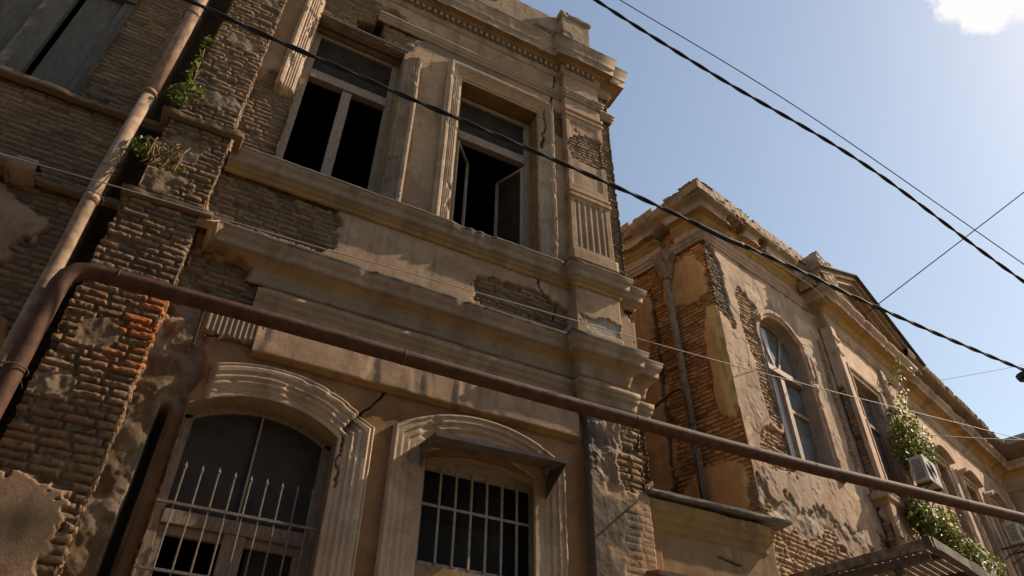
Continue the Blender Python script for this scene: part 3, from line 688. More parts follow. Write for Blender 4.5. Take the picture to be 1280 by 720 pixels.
# little hood at the foot of that wall
b = MB(); b.plate([(5.25, -.0, 4.50), (5.27, -.32, 4.43), (6.3, -.32, 4.43), (6.3, 0, 4.50)], .012); b.plate([(5.27, -.325, 4.43), (6.3, -.325, 4.43), (6.3, -.33, 4.38), (5.27, -.33, 4.38)], .008)
tag(b.build('door_hood', M_GALV), 'small tin hood at the bottom edge below the plastered wall', 'awning')

# ================================================================== BUILDING B
c0 = np.array([7.47, .07]); dA = np.array([.97800, .20861]); dB = np.array([.95507, .29638]); s2 = np.array([-.31300, .94975])
nA = np.array([dA[1], -dA[0]]); nB = np.array([dB[1], -dB[0]]); ns = np.array([-s2[1], s2[0]])
cB = c0+dA*3.88
LB = 10.6
B = empty('pedimented_house', (c0[0], c0[1], 0)); tag(B, 'old plastered house on the right with orange brick side, tall arched window and a pediment', 'building')
AW = (1.18, 2.50, 6.88, 9.28, .62)   # arched window in facade A-part: s0,s1,zb,spring,rise
def holeB1(u, z):
    s = u-3.0
    return (s > AW[0]) & (s < AW[1]) & (z > AW[2]) & (z < arch_top(s, AW[0], AW[1], AW[3], AW[4]))
def fnB1(u, z):
    s = u-3.0
    hb, rid, ins = bricks(u, z, 141, .24, .075, 1.2, .03)
    base = np.where((s < 0)[..., None], BOR, BR*np.array([1.6, 1.65, 1.75]))
    cb = (base*(.7+.6*rid)[..., None]); cb = mixc(MORT*np.array([1.3, 1.0, .7])*np.ones_like(cb), cb, ins); cb = cb*(.7+.6*fbm(u*1.5, z*1.5, 4, 142))[..., None]
    # side: mostly brick; plaster patches near top, strip by corner, low right
    sp = blobs(u, z, [(2.45, 10.15, .42, .52), (2.84, 8.3, .22, 1.05), (2.3, 6.1, .6, .5), (.9, 9.8, .8, .9), (1.3, 7.4, .5, 1.2)], 143, .3, 2.2)
    fp = -blobs(s, z, [(.12, 10.0, .36, .95), (.9, 9.35, .25, .75), (.98, 8.3, .16, 1.0), (.85, 6.9, .42, .42), (1.3, 5.2, 3.2, 1.0), (3.35, 8.6, .12, 1.4), (.95, 9.9, .3, .14), (2.7, 9.2, .12, .3)], 144, .55, 2.3)
    pm = np.where(s < 0, ss(-.02, .02, sp), ss(-.02, .02, fp))
    cps = plaster_col(u, z, C3(.56, .27, .11), 145, .6); cps = mixc(cps, plaster_col(u, z, OCH*2.4, 146), ss(.2, .3, s+.45+0*s)*(s < 0))
    cpf = plaster_col(u, z, PLB, 147, 1.0)
    cp = np.where((s < 0)[..., None], cps, cpf)
    rbb = ss(0, .1, blobs(s, z, [(1.3, 6.15, 1.5, .45), (2.6, 6.0, .9, .5)], 148, .6, 2.2))
    hr = .14*(fbm(u*4, z*4, 5, 149)-.5)-.03; crb = mixc(np.ones_like(cp)*C3(.28, .22, .17), np.ones_like(cp)*C3(.22, .14, .09), ss(.4, .6, fbm(u*4, z*4, 4, 150)))
    hb = (hb-.03); hb = hb*(1-rbb)+hr*rbb; cb = mixc(cb, crb, rbb)
    cem = ss(0, .1, blobs(s, z, [(.16, 10.75, .4, .35)], 151, .4, 3)); 
    cb = mixc(cb, cb*np.array([.55, .62, .7]), ss(.0, .1, blobs(s, z, [(.12, 10.1, .35, 1.0)], 152, .2, 3))*(s > -.02))
    # flaking layers
    flk = ss(.53, .57, fbm(s*2.0, z*1.6, 5, 153))*(s > 0)*(z < 10.3); hp = plaster_h(u, z, 154, 1.5)+.007*flk
    cp = mixc(cp, cp*np.array([.72, .69, .66]), (1-flk)*.7*(s > 0)*(z < 10.3))
    h = hb+(hp-hb)*pm; stn = ss(.5, .66, fbm(u*3, z*1.1, 5, 158)); cp = mixc(cp, cp*np.array([.62, .60, .58]), .7*stn*(s > 0)); fl2 = ss(.56, .575, fbm(u*4.5, z*3.2, 5, 159))*(s > 0); cp = mixc(cp, C3(.27, .215, .165)*np.ones_like(cp), fl2*.55); hp = hp-.008*fl2; h = hb+(hp-hb)*pm
    c = mixc(cb, cp, pm)
    # vertical dark joint on the side
    k = crack(u, z, [(1.75, 10.3), (1.72, 9), (1.70, 7.5), (1.62, 5.6)], .05, 8); h -= .05*k; c = mixc(c, CEM*.5*np.ones_like(c), k*.8)
    return h, c
pB = [tuple(c0+s2*3), tuple(c0), tuple(cB)]
relief('corner_wall', pB, 4.0, 11.5, .0165, fnB1, B, holeB1)
# window on part A
def P3(s, off, z, o=c0, d=dA, n=nA): v_ = o+d*s+n*off; return (v_[0], v_[1], z)
def lbox(b, s0, s1, o0, o1, z0, z1, o=c0, d=dA, n=nA):
    c = o+d*(s0+s1)/2+n*(o0+o1)/2; b.obox((c[0], c[1], (z0+z1)/2), (d[0], d[1], 0), (n[0], n[1], 0), (0, 0, 1), (s1-s0)/2, (o1-o0)/2, (z1-z0)/2)
def local_grid_reveal(name, s0, s1, z0, zs, rise, parent, base, seed, o=c0, d=dA, n=nA, depth=.5):
    pts = [(s1, z0), (s1, zs)]
    if rise:
        for i in range(1, 20): xx = s1+(s0-s1)*i/20; pts.append((xx, float(arch_top(np.array(xx), s0, s1, zs, rise))))
    pts += [(s0, zs), (s0, z0)]
    P = []
    for (a, b_) in zip(pts, pts[1:]):
        k = max(1, int(math.hypot(b_[0]-a[0], b_[1]-a[1])/.05))
        for j in range(k): t = j/k; P.append((a[0]+(b_[0]-a[0])*t, a[1]+(b_[1]-a[1])*t))
    P.append(pts[-1]); P = np.array(P); ys = np.linspace(.01, -depth, 12)
    u = np.concatenate([[0], np.cumsum(np.hypot(*np.diff(P, axis=0).T))]); U, Y = np.meshgrid(u, ys, indexing='ij')
    X = o[0]+d[0]*P[:, 0][:, None]+n[0]*Y; Yw = o[1]+d[1]*P[:, 0][:, None]+n[1]*Y; Z = np.repeat(P[:, 1][:, None], 12, 1)
    V = np.stack([X, Yw, Z], -1)+.01*(fbm(U*6, Y*6, 3, seed)-.5)[..., None]
    grid_mesh(name, V, plaster_col(U, Y*3, base, seed), None, parent)
def wempty(s, z, o=c0, d=dA):
    e_ = empty('window'); e_.parent = B; p_ = o+d*s; e_.location = (p_[0]-c0[0], p_[1]-c0[1], z); return e_
wb = wempty(1.8, 6.9); tag(wb, 'tall arched window with tracery, pale panes')
local_grid_reveal('reveal', AW[0], AW[1], AW[2], AW[3], AW[4], wb, C3(.29, .22, .165), 161)
b = MB(); f0, f1 = -.26, -.16
lbox(b, AW[0]+.0, AW[0]+.07, f0, f1, 6.9, 9.3); lbox(b, AW[1]-.07, AW[1], f0, f1, 6.9, 9.3); lbox(b, 1.75, 1.87, f0, f1+.02, 6.9, 8.72)
lbox(b, AW[0]+.07, AW[1]-.07, f0, f1+.05, 8.72, 8.84); lbox(b, AW[0]+.07, 1.75, f0, f1, 6.9, 7.0); lbox(b, 1.87, AW[1]-.07, f0, f1, 6.9, 7.0)
lbox(b, 1.87, AW[1]-.07, f0+.01, f1-.01, 8.05, 8.12)
for i in range(16):
    xa, xb = AW[0]+(AW[1]-AW[0])*i/16, AW[0]+(AW[1]-AW[0])*(i+1)/16
    za, zb = [float(arch_top(np.array(q_), AW[0], AW[1], AW[3], AW[4])) for q_ in (xa, xb)]
    b.beam(P3(xa, -.21, za-.03), P3(xb, -.21, zb-.03), .09, .07)
b.beam(P3(1.80, -.21, 8.8), P3(1.47, -.21, 9.72), .06, .05); b.beam(P3(1.84, -.21, 8.8), P3(2.18, -.21, 9.72), .06, .05)
b.build('frame', mat_n('brown_window_timber', (.17, .12, .085), (.30, .22, .16), .7, 0, 12, .3), wb, bevel=.005)
b = MB(); lbox(b, AW[0]+.05, 1.80, -.225, -.220, 6.95, 9.8); b.build('pane', M_GLC, wb)
b = MB(); lbox(b, 1.805, AW[1]-.05, -.225, -.220, 6.95, 9.8); b.build('pane', M_GLB, wb)
# local surround in another frame: build flat then move
def place_local(ob, o, d):
    a_ = math.atan2(d[1], d[0]); M = Matrix.Translation((o[0], o[1], 0)) @ Matrix.Rotation(a_, 4, 'Z')
    ob.data.transform(M); ob.data.update()
q = frame_sweep('surround', arch_pts(AW[0], AW[1], 6.9, AW[3], AW[4]), [(0, -.02), (0, .03), (.05, .035), (.06, .07), (.12, .075), (.13, .05), (.16, .05), (.17, -.02)], 0, wb, seed=171, base=PLB*.9, rough=2.0,
                keepfn=lambda X, Z: ss(-.04, .04, (X-1.75)+.6*(fbm(X*3, Z*3, 4, 172)-.5)+2*ss(9.55, 9.8, Z)))
place_local(q, c0, dA)
# ---- part B
PRJ = .14
WB = [(.10, 1.30, 7.05, 9.55, 'w'), (4.2, 5.0, 7.3, 9.3, 'w'), (6.0, 6.8, 7.3, 9.3, 'w'), (7.8, 8.6, 7.3, 9.3, 'w')]
def holeB2(u, z):
    h = np.zeros(u.shape, bool)
    for (a_, b_, c_, d_, k) in WB: h |= (u+S0 > a_) & (u+S0 < b_) & (z > c_) & (z < d_)
    return h
def fnB2(u, z):
    s = u+S0
    hb, rid, ins = bricks(u, z, 181, .24, .08, 1.2); cb = brick_col(u, z, rid, ins, BR*1.4, 182)
    fp = -blobs(s, z, [(-.35, 5.6, .6, 1.1), (.6, 5.3, 1.4, .6), (-.45, 7.9, .10, 1.2), (2.2, 6.4, .4, .8), (3.6, 9.4, .3, .4)], 183, .6, 2)
    pm = ss(-.02, .02, fp); cp = plaster_col(u, z, PLB, 184)
    jt = .01*ss(.012, 0, np.abs(((z+.1) % .42)-.21)-.0)*(z > 8.6)*0
    hp = plaster_h(u, z, 185, 1.6)-jt
    k = crack(s, z, [(1.2, 9.75), (2.0, 9.9), (2.3, 9.4), (2.35, 8.0)], .03, 14)
    hp = hp-.03*k; cp = mixc(cp, CEM*np.ones_like(cp), k*.7)
    hb = hb-.03
    return hb+(hp-hb)*pm, mixc(cb, cp, pm)
S0 = -.35
pB2 = [tuple(cB+dB*S0+nB*0), tuple(cB+dB*S0+nB*PRJ), tuple(cB+dB*3.3+nB*PRJ), tuple(cB+dB*3.3)]
# bay under the pediment (u starts at the short return)
relief('centre_bay_wall', pB2, 3.5, 11.6, .025, lambda u, z: fnB2(u-PRJ, z), B, lambda u, z: holeB2(u-PRJ, z))
def shift(S): 
    global S0
    S0 = S
S0_bay = -.35
def fnB3(u, z):
    global S0
    o_ = S0; S0 = 3.3; r_ = fnB2(u, z); S0 = o_; return r_
def holeB3(u, z):
    global S0
    o_ = S0; S0 = 3.3; r_ = holeB2(u, z); S0 = o_; return r_
# perpendicular end building shares the inner corner
relief('far_wall', [tuple(cB+dB*3.3), tuple(cB+dB*LB)], 3.5, 11.6, .035, fnB3, B, holeB3)
b = MB(); 
def quad_wall(b, p, q_, z0, z1, th=.2):
    p = np.array(p); q_ = np.array(q_); d = (q_-p)/np.linalg.norm(q_-p); c = (p+q_)/2; b.obox((c[0], c[1], (z0+z1)/2), (d[0], d[1], 0), (-d[1], d[0], 0), (0, 0, 1), np.linalg.norm(q_-p)/2, th/2, (z1-z0)/2)
bk = -.75
quad_wall(b, c0+nA*-.16+dA*.16, cB+nA*-.16, 0, 4.02); quad_wall(b, cB+nB*-.12, cB+dB*LB+nB*-.12, 0, 3.52)
quad_wall(b, c0+s2*.3-ns*.16, c0+s2*6-ns*.16, 0, 4.02)
quad_wall(b, c0+s2*3-ns*.16, c0+s2*7-ns*.16, 4, 11.4)
b.build('lower_body', M_PV, B)
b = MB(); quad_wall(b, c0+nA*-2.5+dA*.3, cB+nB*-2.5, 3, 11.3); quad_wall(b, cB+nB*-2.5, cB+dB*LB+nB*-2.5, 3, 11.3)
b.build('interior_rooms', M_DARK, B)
b = MB(); rp_ = [c0-nA*.2+dA*.2, c0+s2*7, cB+dB*LB+s2*7, cB+dB*LB-nB*.2, cB-nB*.2]
b.plate([(p[0], p[1], 11.45) for p in rp_], .1); b.build('roof', M_FLASH, B)
# windows of part B
for i, (s0_, s1_, z0_, z1_, k) in enumerate(WB):
    off = PRJ if i == 0 else 0
    o_ = cB+nB*off
    we = wempty((s0_+s1_)/2, z0_, cB, dB); tag(we, ['rectangular window with a hooded surround, left of the ivy', 'dark window just right of the upper ivy', 'dark window in the middle of the far wall', 'farthest dark window near the corner'][i])
    local_grid_reveal('reveal', s0_, s1_, z0_, z1_, 0, we, C3(.30, .22, .165), 190+i, o_, dB, nB, .4)
    b = MB(); t = .07
    for (a_, b_, c_, d_) in ((s0_, s0_+t, z0_, z1_), (s1_-t, s1_, z0_, z1_), (s0_+t, s1_-t, z0_, z0_+t), (s0_+t, s1_-t, z1_-t, z1_), (s0_+t, s1_-t, z0_+(z1_-z0_)*.66, z0_+(z1_-z0_)*.66+.08), ((s0_+s1_)/2-.04, (s0_+s1_)/2+.04, z0_+t, z0_+(z1_-z0_)*.66)):
        lbox(b, a_, b_, -.22, -.14, c_, d_, o_, dB, nB)
    b.build('frame', M_WOOD, we, bevel=.004)
    b = MB(); lbox(b, s0_+.03, s1_-.03, -.19, -.185, z0_, z1_, o_, dB, nB); b.build('pane', M_GLB if i == 0 else M_GLD, we)
    q = frame_sweep('surround', [(s0_, z0_-.1), (s0_, z1_), (s1_, z1_), (s1_, z0_-.1)], [(0, -.02), (0, .03), (.09, .035), (.10, .07), (.17, .08), (.18, .05), (.24, .05), (.24, -.02)], 0, we, seed=220+i, base=PLB*.95)
    place_local(q, o_, dB)
    if i:
        q = MB(); 
        hp_ = [(s0_-.2, z1_+.16)]+[(s0_-.2+(s1_-s0_+.4)*j/10, z1_+.16+.22*math.sin(math.pi*j/10)) for j in range(1, 10)]+[(s1_+.2, z1_+.16)]
        for (xa, za), (xb, zb) in zip(hp_, hp_[1:]):
            q.beam(P3(xa, .10, za, o_, dB, nB), P3(xb, .10, zb, o_, dB, nB), .22, .09)
        q.build('hood_moulding', mat_n('pale_hood_plaster', tuple(PLB*.75), tuple(PLB*1.1), .9, 0, 6, .3), we, bevel=.01)
# mouldings of B
corn_path = [tuple(c0+s2*3), tuple(c0), tuple(cB+dB*S0_bay-nB*0+0*dB), ]
cp1 = [tuple(c0+s2*3), tuple(c0), tuple(c0+dA*3.60)]
bp = [(0, 10.86, PLB*.8), (.03, 10.87, PLB*.8), (.035, 10.93, PLB*.8), (.055, 10.94, PLB*.8), (.06, 11.00, PLB*.8), (.09, 11.03, PLB*.8), (.09, 11.05, PLB*.9), (.03, 11.07, PLB*.9), (.03, 11.24, PLB*.85),
      (.06, 11.25, OCH*1.5), (.10, 11.30, OCH*1.5), (.13, 11.31, OCH*1.5), (.16, 11.38, OCH*1.5), (.27, 11.41, OCH*1.5), (.28, 11.39, PLB*.8), (.29, 11.51, PLB*.8), (.33, 11.55, OCH*.8), (.37, 11.63, OCH*.8), (.38, 11.65, BR), (.39, 11.69, BR), (.2, 11.72, BR), (0, 11.72, BR)]
sweep('cornice', cp1, bp, B, seed=341, rough=1.8, chips=lambda U, Z: ss(0, .06, blobs(U, Z, [(2.28, 11.25, .16, .25), (3.75, 11.5, .28, .10), (4.6, 11.52, .12, .1)], 345, .4, 3.5)))
cp2 = [tuple(cB+dB*S0_bay+nB*-.1), tuple(cB+dB*S0_bay+nB*PRJ), tuple(cB+dB*3.3+nB*PRJ), tuple(cB+dB*3.3), tuple(cB+dB*LB), tuple(cB+dB*LB+nB*4.5)]
bp2 = [(0, 10.50, PLB*.8), (.03, 10.51, PLB*.8), (.035, 10.57, PLB*.8), (.06, 10.59, PLB*.8), (.06, 10.64, PLB*.8), (.02, 10.66, PLB*.85), (.02, 10.86, PLB*.85), (.06, 10.88, OCH*1.6), (.12, 10.94, OCH*1.6), (.15, 10.97, OCH*1.6), (.30, 10.99, OCH*1.6), (.31, 10.97, PLB*.9), (.32, 11.07, PLB*.9), (.36, 11.10, PLB*.8), (.40, 11.16, PLB*.8), (.41, 11.20, BR), (0, 11.26, BR)]
sweep('cornice', cp2, bp2, B, seed=351, rough=1.5, res=.05)
# attic / gutter line above the far wing
sweep('eaves', [tuple(cB+dB*3.3), tuple(cB+dB*LB), tuple(cB+dB*LB+nB*4.5)], [(.0, 11.24, BR), (.30, 11.26, BR), (.32, 11.36, PLB*.6), (.55, 11.40, BR), (.60, 11.52, BR), (.60, 11.56, D), (0, 11.62, D)], B, seed=355, rough=1.8, res=.05)
# rubble parapet on the corner block
def fn_rp(u, z):
    hb, rid, ins = bricks(u, z, 361, .24, .075, 2.0); c = brick_col(u, z, rid, ins, BR*1.3, 362)
    return hb*1.3+.06*(fbm(u*4, z*4, 3, 363)-.5), c
rzt = lambda u: 11.80+.075*np.floor(4*vn(u*2.6, u*0, 365))+.06*fbm(u*9, u*0, 3, 366)+np.where(u > 4.6, .12, 0)+np.where(u > 5.6, -.12, 0)
rpath = [tuple(c0+s2*3+ns*.32), tuple(c0+ns*.32+nA*.32), tuple(c0+dA*3.5+nA*.32)]
relief('ruined_parapet', rpath, 11.60, 12.4, .02, fn_rp, B, lambda u, z: z > rzt(u))
b = MB()
for i in range(40):
    t = i/40; p_ = c0+ns*.22+s2*3*((i-24)/16)
    if i < 24: p_ = c0+dA*(-.3+3.8*i/24)+nA*.2
    b.obox((p_[0], p_[1], 11.76+random.uniform(-.02, .14)), (dA[0], dA[1], random.uniform(-.1, .1)), (nA[0], nA[1], 0), (0, 0, 1), .11, .18, .10)
b.build('loose_parapet_bricks', mat_n('loose_brick', tuple(BR), tuple(BR*1.7), .9, 0, 12, .5), B, bevel=.01)
# pediment over the centre bay
pd = MB(); oP = cB+nB*PRJ
sl, sr, sm, zb_, za_ = -.9, 4.2, 1.25, 11.22, 12.32
def PP(s, off, z): v_ = oP+dB*s+nB*off; return np.array([v_[0], v_[1], z])
pd.plate([PP(sl+.3, .02, zb_), PP(sr-.3, .02, zb_), PP(sm, .02, za_-.12)], .2)
pd.build('tympanum', mat_n('tympanum_plaster', tuple(PLB*.45), tuple(PLB*.7), .9, 0, 5, .3), B)
def raking(a, b_, name):
    m = MB()
    for (w0, w1, h0, h1) in ((-.1, .22, -.12, -.02), (-.1, .34, -.02, .10), (-.1, .42, .10, .19)):
        n_ = 14
        for i in range(n_):
            pa = a+(b_-a)*i/n_; pb = a+(b_-a)*(i+1)/n_
            ca, cb_ = pa+np.array([0, 0, (h0+h1)/2])+np.array([*(nB*(w0+w1)/2), 0]), pb+np.array([0, 0, (h0+h1)/2])+np.array([*(nB*(w0+w1)/2), 0])
            m.beam(ca, cb_, (w1-w0)+random.uniform(-.01, .01), h1-h0)
    return m.build(name, mat_n('raking_cornice_plaster', tuple(OCH*.9), tuple(PLB*.75), .9, 0, 5, .4), B, bevel=.006)
raking(PP(sl, 0, zb_+.05), PP(sm, 0, za_), 'raking_cornice'); raking(PP(sm, 0, za_), PP(sr, 0, zb_+.05), 'raking_cornice')
m = MB(); 
for a_, b_ in (((sl, zb_+.26), (sm, za_+.21)), ((sm, za_+.21), (sr, zb_+.26))):
    m.beam(PP(a_[0], .22, a_[1]), PP(b_[0], .22, b_[1]), .56, .03)
m.build('pediment_flashing', M_FLASH, B)
# broken pier of masonry at the pediment's left foot
def fn_blk(u, z): hb, rid, ins = bricks(u, z, 371, .24, .075, 1.6); return hb+.05*(fbm(u*5, z*5, 3, 4)-.5), mixc(brick_col(u, z, rid, ins, BR*1.4, 372), plaster_col(u, z, PLB*.9, 373), ss(.48, .52, fbm(u*3, z*3, 3, 374)))
q1 = cB+dB*-.75+nB*-.2; q2 = cB+dB*-.75+nB*.55; q3 = cB+dB*-.05+nB*.55
relief('broken_attic_pier', [tuple(q1), tuple(q2), tuple(q3), tuple(q3-nB*.7)], 11.2, 12.05, .02, fn_blk, B)
b = MB(); lbox(b, -.74, -.06, -.1, .53, 11.2, 12.0, cB, dB, nB); b.build('attic_pier_core', M_PV, B)
# pilasters of the centre bay + sill moulding + panels
def fn_bp(u, z): return plaster_h(u, z, 381, 2)+.03*ss(.02, 0, np.abs(z-9.9)-.05)+.03*ss(.02, 0, np.abs(z-10.2)-.03), plaster_col(u, z, PLB, 382)
for s_ in (-.33, 1.95):
    o1 = cB+nB*PRJ
    relief('bay_pilaster', [tuple(o1+dB*s_), tuple(o1+dB*s_+nB*.07), tuple(o1+dB*(s_+.2)+nB*.07), tuple(o1+dB*(s_+.2))], 6.2, 10.5, .025, fn_bp, B)
sweep('sill_moulding', [tuple(cB+dB*-.34+nB*-.1), tuple(cB+dB*-.34+nB*(PRJ)), tuple(cB+dB*3.3+nB*PRJ), tuple(cB+dB*3.3), tuple(cB+dB*LB)], [(0, 6.72, PLB*.8), (.04, 6.73, OCH), (.06, 6.80, OCH), (.12, 6.84, PLB*.8), (.13, 6.92, PLB*.8), (.15, 6.94, PLB*.8), (0, 6.98, PLB*.8)], B, seed=385, res=.05)
sweep('panel_moulding', [tuple(cB+dB*.2+nB*PRJ), tuple(cB+dB*1.6+nB*PRJ)], [(0, 6.25, PLB*.8), (.05, 6.28, PLB*.8), (.05, 6.34, PLB*.8), (0, 6.36, PLB*.8)], B, seed=387, res=.05)

# ================================================================== BUILDING C (end of the view)
Cc = empty('corner_house', (cB+dB*LB)[0:2].tolist()+[0]); tag(Cc, 'shaded house closing the far right edge, its cornice meeting the long wall', 'building')
e0 = cB+dB*LB
def fnC(u, z): return plaster_h(u, z, 401, 1.5), plaster_col(u, z, PLB*.7, 402)
relief('wall', [tuple(e0), tuple(e0+nB*4.5), tuple(e0+nB*4.5+dB*3)], .1, 11.6, .06, fnC, Cc)
b = MB(); quad_wall(b, e0+nB*4.3+dB*.4, e0+dB*4, .1, 11.0); b.build('rear_wall', M_PV, Cc)
b = MB(); rr_ = [e0-nB*.5-dB*.75, e0+nB*5.0-dB*.75, e0+nB*5.0+dB*4, e0-nB*.5+dB*4]
b.plate([(rr_[0][0], rr_[0][1], 11.66), (rr_[1][0], rr_[1][1], 11.66), (rr_[2][0], rr_[2][1], 12.6), (rr_[3][0], rr_[3][1], 12.6)], .06); b.build('tin_roof', mat_n('grey_blue_tin', (.14, .16, .20), (.24, .27, .32), .5, .4, 3, .1), Cc)

# ================================================================== DRAINPIPES AND PIPES
dp = empty('drainpipe', (-1.5, -.5, 4)); tag(dp, 'round galvanised drainpipe running down beside the brick pier on the far left', 'drainpipe')
b = MB(); b.tube([(-1.50, -.48, 14), (-1.50, -.48, 12), (-1.495, -.48, 10), (-1.50, -.48, 8.72)], .080, 20)
for z_ in (10.46, 8.76): b.tube([(-1.5, -.48, z_+.025), (-1.5, -.48, z_+.02), (-1.5, -.48, z_-.02), (-1.5, -.48, z_-.025)], [.081, .086, .086, .081], 20)
b.build('upper_pipe', M_GALV, dp, smooth=True)
b = MB(); b.tube([(-1.5, -.475, 8.75), (-1.52, -.47, 7.3), (-1.50, -.46, 6.2), (-1.47, -.45, 2.0), (-1.47, -.45, .1)], .070, 20); b.tube([(-1.51, -.47, 7.02), (-1.51, -.47, 6.93)], .077, 20); b.build('lower_pipe', M_GALVB, dp, smooth=True)
b = MB()
for z in (10.46, 7.0, 4.9):
    b = MB(); b.tube([(-1.5+.105*math.cos(t*.524), -.47+.105*math.sin(t*.524), z) for t in range(13)], .006, 5, False); b.tube([(-1.5, -.37, z), (-1.5, .0, z+.02)], .008, 5); b.build('bracket', M_FLASH, dp, smooth=True)
gp = empty('gas_pipe', (4, -.7, 6)); tag(gp, 'long rusty gas pipe crossing in front of the buildings, bending down beside the drainpipe', 'pipe')
pl_ = [(-1.36, -.66, .1), (-1.36, -.66, 3), (-1.36, -.66, 5.62), (-1.355, -.66, 5.76), (-1.33, -.66, 5.87), (-1.27, -.655, 5.96), (-1.17, -.65, 6.005), (-1.05, -.65, 6.015), (-.5, -.65, 6.02), (1.0, -.65, 6.035), (2.8, -.65, 6.04), (4.6, -.66, 6.05), (6.2, -.67, 6.07), (7.9, -.69, 6.10), (10.0, -.74, 6.16), (12.5, -.80, 6.22), (17, -.9, 6.3)]
_pp = pl_[:8]
for (a_, b_) in zip(pl_[7:], pl_[8:]):
    n_ = max(1, int((b_[0]-a_[0])/.15))
    _pp += [tuple(np.array(a_)+(np.array(b_)-np.array(a_))*k_/n_+np.array([0, 0, random.uniform(-.0015, .0015)])) for k_ in range(1, n_+1)]
b = MB(); b.tube(_pp, [.084+random.uniform(-.0012, .0012) for _ in _pp], 28)
for xw in (-.95, 1.9, 4.9, 7.8, 10.8):
    zc_ = float(np.interp(xw, [q_[0] for q_ in pl_[7:]], [q_[2] for q_ in pl_[7:]])); yc_ = float(np.interp(xw, [q_[0] for q_ in pl_[7:]], [q_[1] for q_ in pl_[7:]]))
    b.tube([(xw-.012, yc_, zc_), (xw-.006, yc_, zc_), (xw+.006, yc_, zc_), (xw+.012, yc_, zc_)], [.083, .088, .088, .083], 28)
b.build('pipe', M_RUST, gp, smooth=True)
b = MB()
for x in (-.15, 5.9): 
    b = MB(); b.tube([(x, -.60, 5.99), (x, -.25, 5.93), (x, .02, 5.9)], .014, 6); b.build('bracket', M_FLASH, gp, smooth=True)
b = MB()
b.tube([(-1.36+.11*math.cos(t*.524), -.66+.11*math.sin(t*.524), 4.86) for t in range(13)], .007, 5, False)
for q_ in range(6): a_ = random.uniform(0, 6.28); b.tube([(-1.36+.11*math.cos(a_), -.66+.11*math.sin(a_), 4.86), (-1.36+.2*math.cos(a_), -.66+.2*math.sin(a_), 4.80)], .004, 4)
b.build('wire_tie', M_FLASH, gp, smooth=True)

dpB = empty('downpipe', tuple(c0+s2*.8)+(6,)); tag(dpB, 'square hopper headed downpipe on the orange brick side of the right house', 'drainpipe')
def SP(s, off, z): v_ = c0+s2*s+ns*off; return (v_[0], v_[1], z)
b = MB(); b.tube([SP(.80, .13, 10.32), SP(.78, .13, 8.5), SP(.76, .13, 5.6)], .062, 16); b.build('pipe', M_GALVB, dpB, smooth=True)
b = MB(); t1 = [SP(.98, .02, 10.85), SP(.98, .30, 10.85), SP(.60, .30, 10.85), SP(.60, .02, 10.85)]; t0 = [SP(.86, .06, 10.28), SP(.86, .20, 10.28), SP(.72, .20, 10.28), SP(.72, .06, 10.28)]
b.v = t1+t0; b.f = [[i, (i+1) % 4, 4+(i+1) % 4, 4+i] for i in range(4)]+[[4, 5, 6, 7]]; b.build('hopper', M_GALV, dpB)
cd_ = MB(); cd_.tube([SP(1.6, .16, 7.75), SP(1.25, .22, 7.84), SP(.92, .25, 7.92), SP(.80, .25, 7.90), SP(.74, .25, 7.80), SP(.71, .25, 7.6), SP(.71, .25, 6.2), SP(.71, .24, 5.6)], .026, 10)
cd_.tube([SP(.71, .25, 7.28), SP(.71, .25, 7.20)], .042, 10)
tag(cd_.build('service_pipe', mat_n('dark_service_pipe', (.06, .04, .03), (.13, .09, .07), .5, .4, 20, .2), None, smooth=True), 'thin dark hooked service pipe beside the downpipe', 'pipe')

# ================================================================== OVERHEAD CABLES
def spline(pts, n=14):
    P = [np.array(p, float) for p in pts]; P = [2*P[0]-P[1]]+P+[2*P[-1]-P[-2]]; o = []
    for i in range(1, len(P)-2):
        for k in range(n):
            t = k/n; o.append(.5*((2*P[i])+(-P[i-1]+P[i+1])*t+(2*P[i-1]-5*P[i]+4*P[i+1]-P[i+2])*t*t+(-P[i-1]+3*P[i]-3*P[i+1]+P[i+2])*t**3))
    o.append(P[-2]); return o
def twisted(name, pts, R, r, pitch, label, cat, mat, mat2=None, strands=2):
    path = spline(pts, 60); root = empty(name, tuple(pts[0])); tag(root, label, cat)
    s = 0; L_ = [0]
    for a_, b_ in zip(path, path[1:]): s += np.linalg.norm(b_-a_); L_.append(s)
    for k in range(strands):
        pp = []
        for p_, l_ in zip(path, L_):
            an = 2*math.pi*(l_/pitch+k/strands); pp.append(p_+np.array([-.2*math.sin(an), math.cos(an), math.sin(an)])*R)
        b = MB(); b.tube(pp, r, 7, False); b.build('strand', mat2 if (k == 0 and mat2) else mat, root, smooth=True)
    return root
K1 = [(-4.5, -1.5, 9.75), (-1.38, -1.5, 9.34), (1.04, -1.5, 9.24), (2.15, -1.5, 9.22), (4.24, -1.5, 9.18), (6.14, -1.5, 9.07), (7.78, -1.5, 8.99), (9.25, -1.5, 8.88), (12.9, -1.5, 8.80), (20, -1.5, 8.9)]
twisted('service_cable', K1, .015, .0185, .9, 'thick twisted black cable hanging across the facades below the two upper windows', 'cable', M_CABLE)
K1b = [(5.9, -1.52, 9.02), (6.3, -1.50, 8.80), (7.1, -1.0, 9.3), (7.9, -.3, 9.9), (9.0, .2, 10.7)]
sp_ = MB(); sp_.tube(spline([(5.75, -1.5, 9.09), (6.0, -1.5, 9.06), (6.3, -1.5, 9.03), (6.6, -1.5, 9.04)], 6), .035, 8)
for x in (5.85, 6.1, 6.35, 6.55): sp_.tube([(x, -1.5, 9.03), (x+.05, -1.5, 9.11), (x+.02, -1.47, 9.16)], .008, 5)
tag(sp_.build('cable_splice', M_CABLE, smooth=True), 'taped bundle where the twisted cable is joined near the right house corner', 'cable joint')
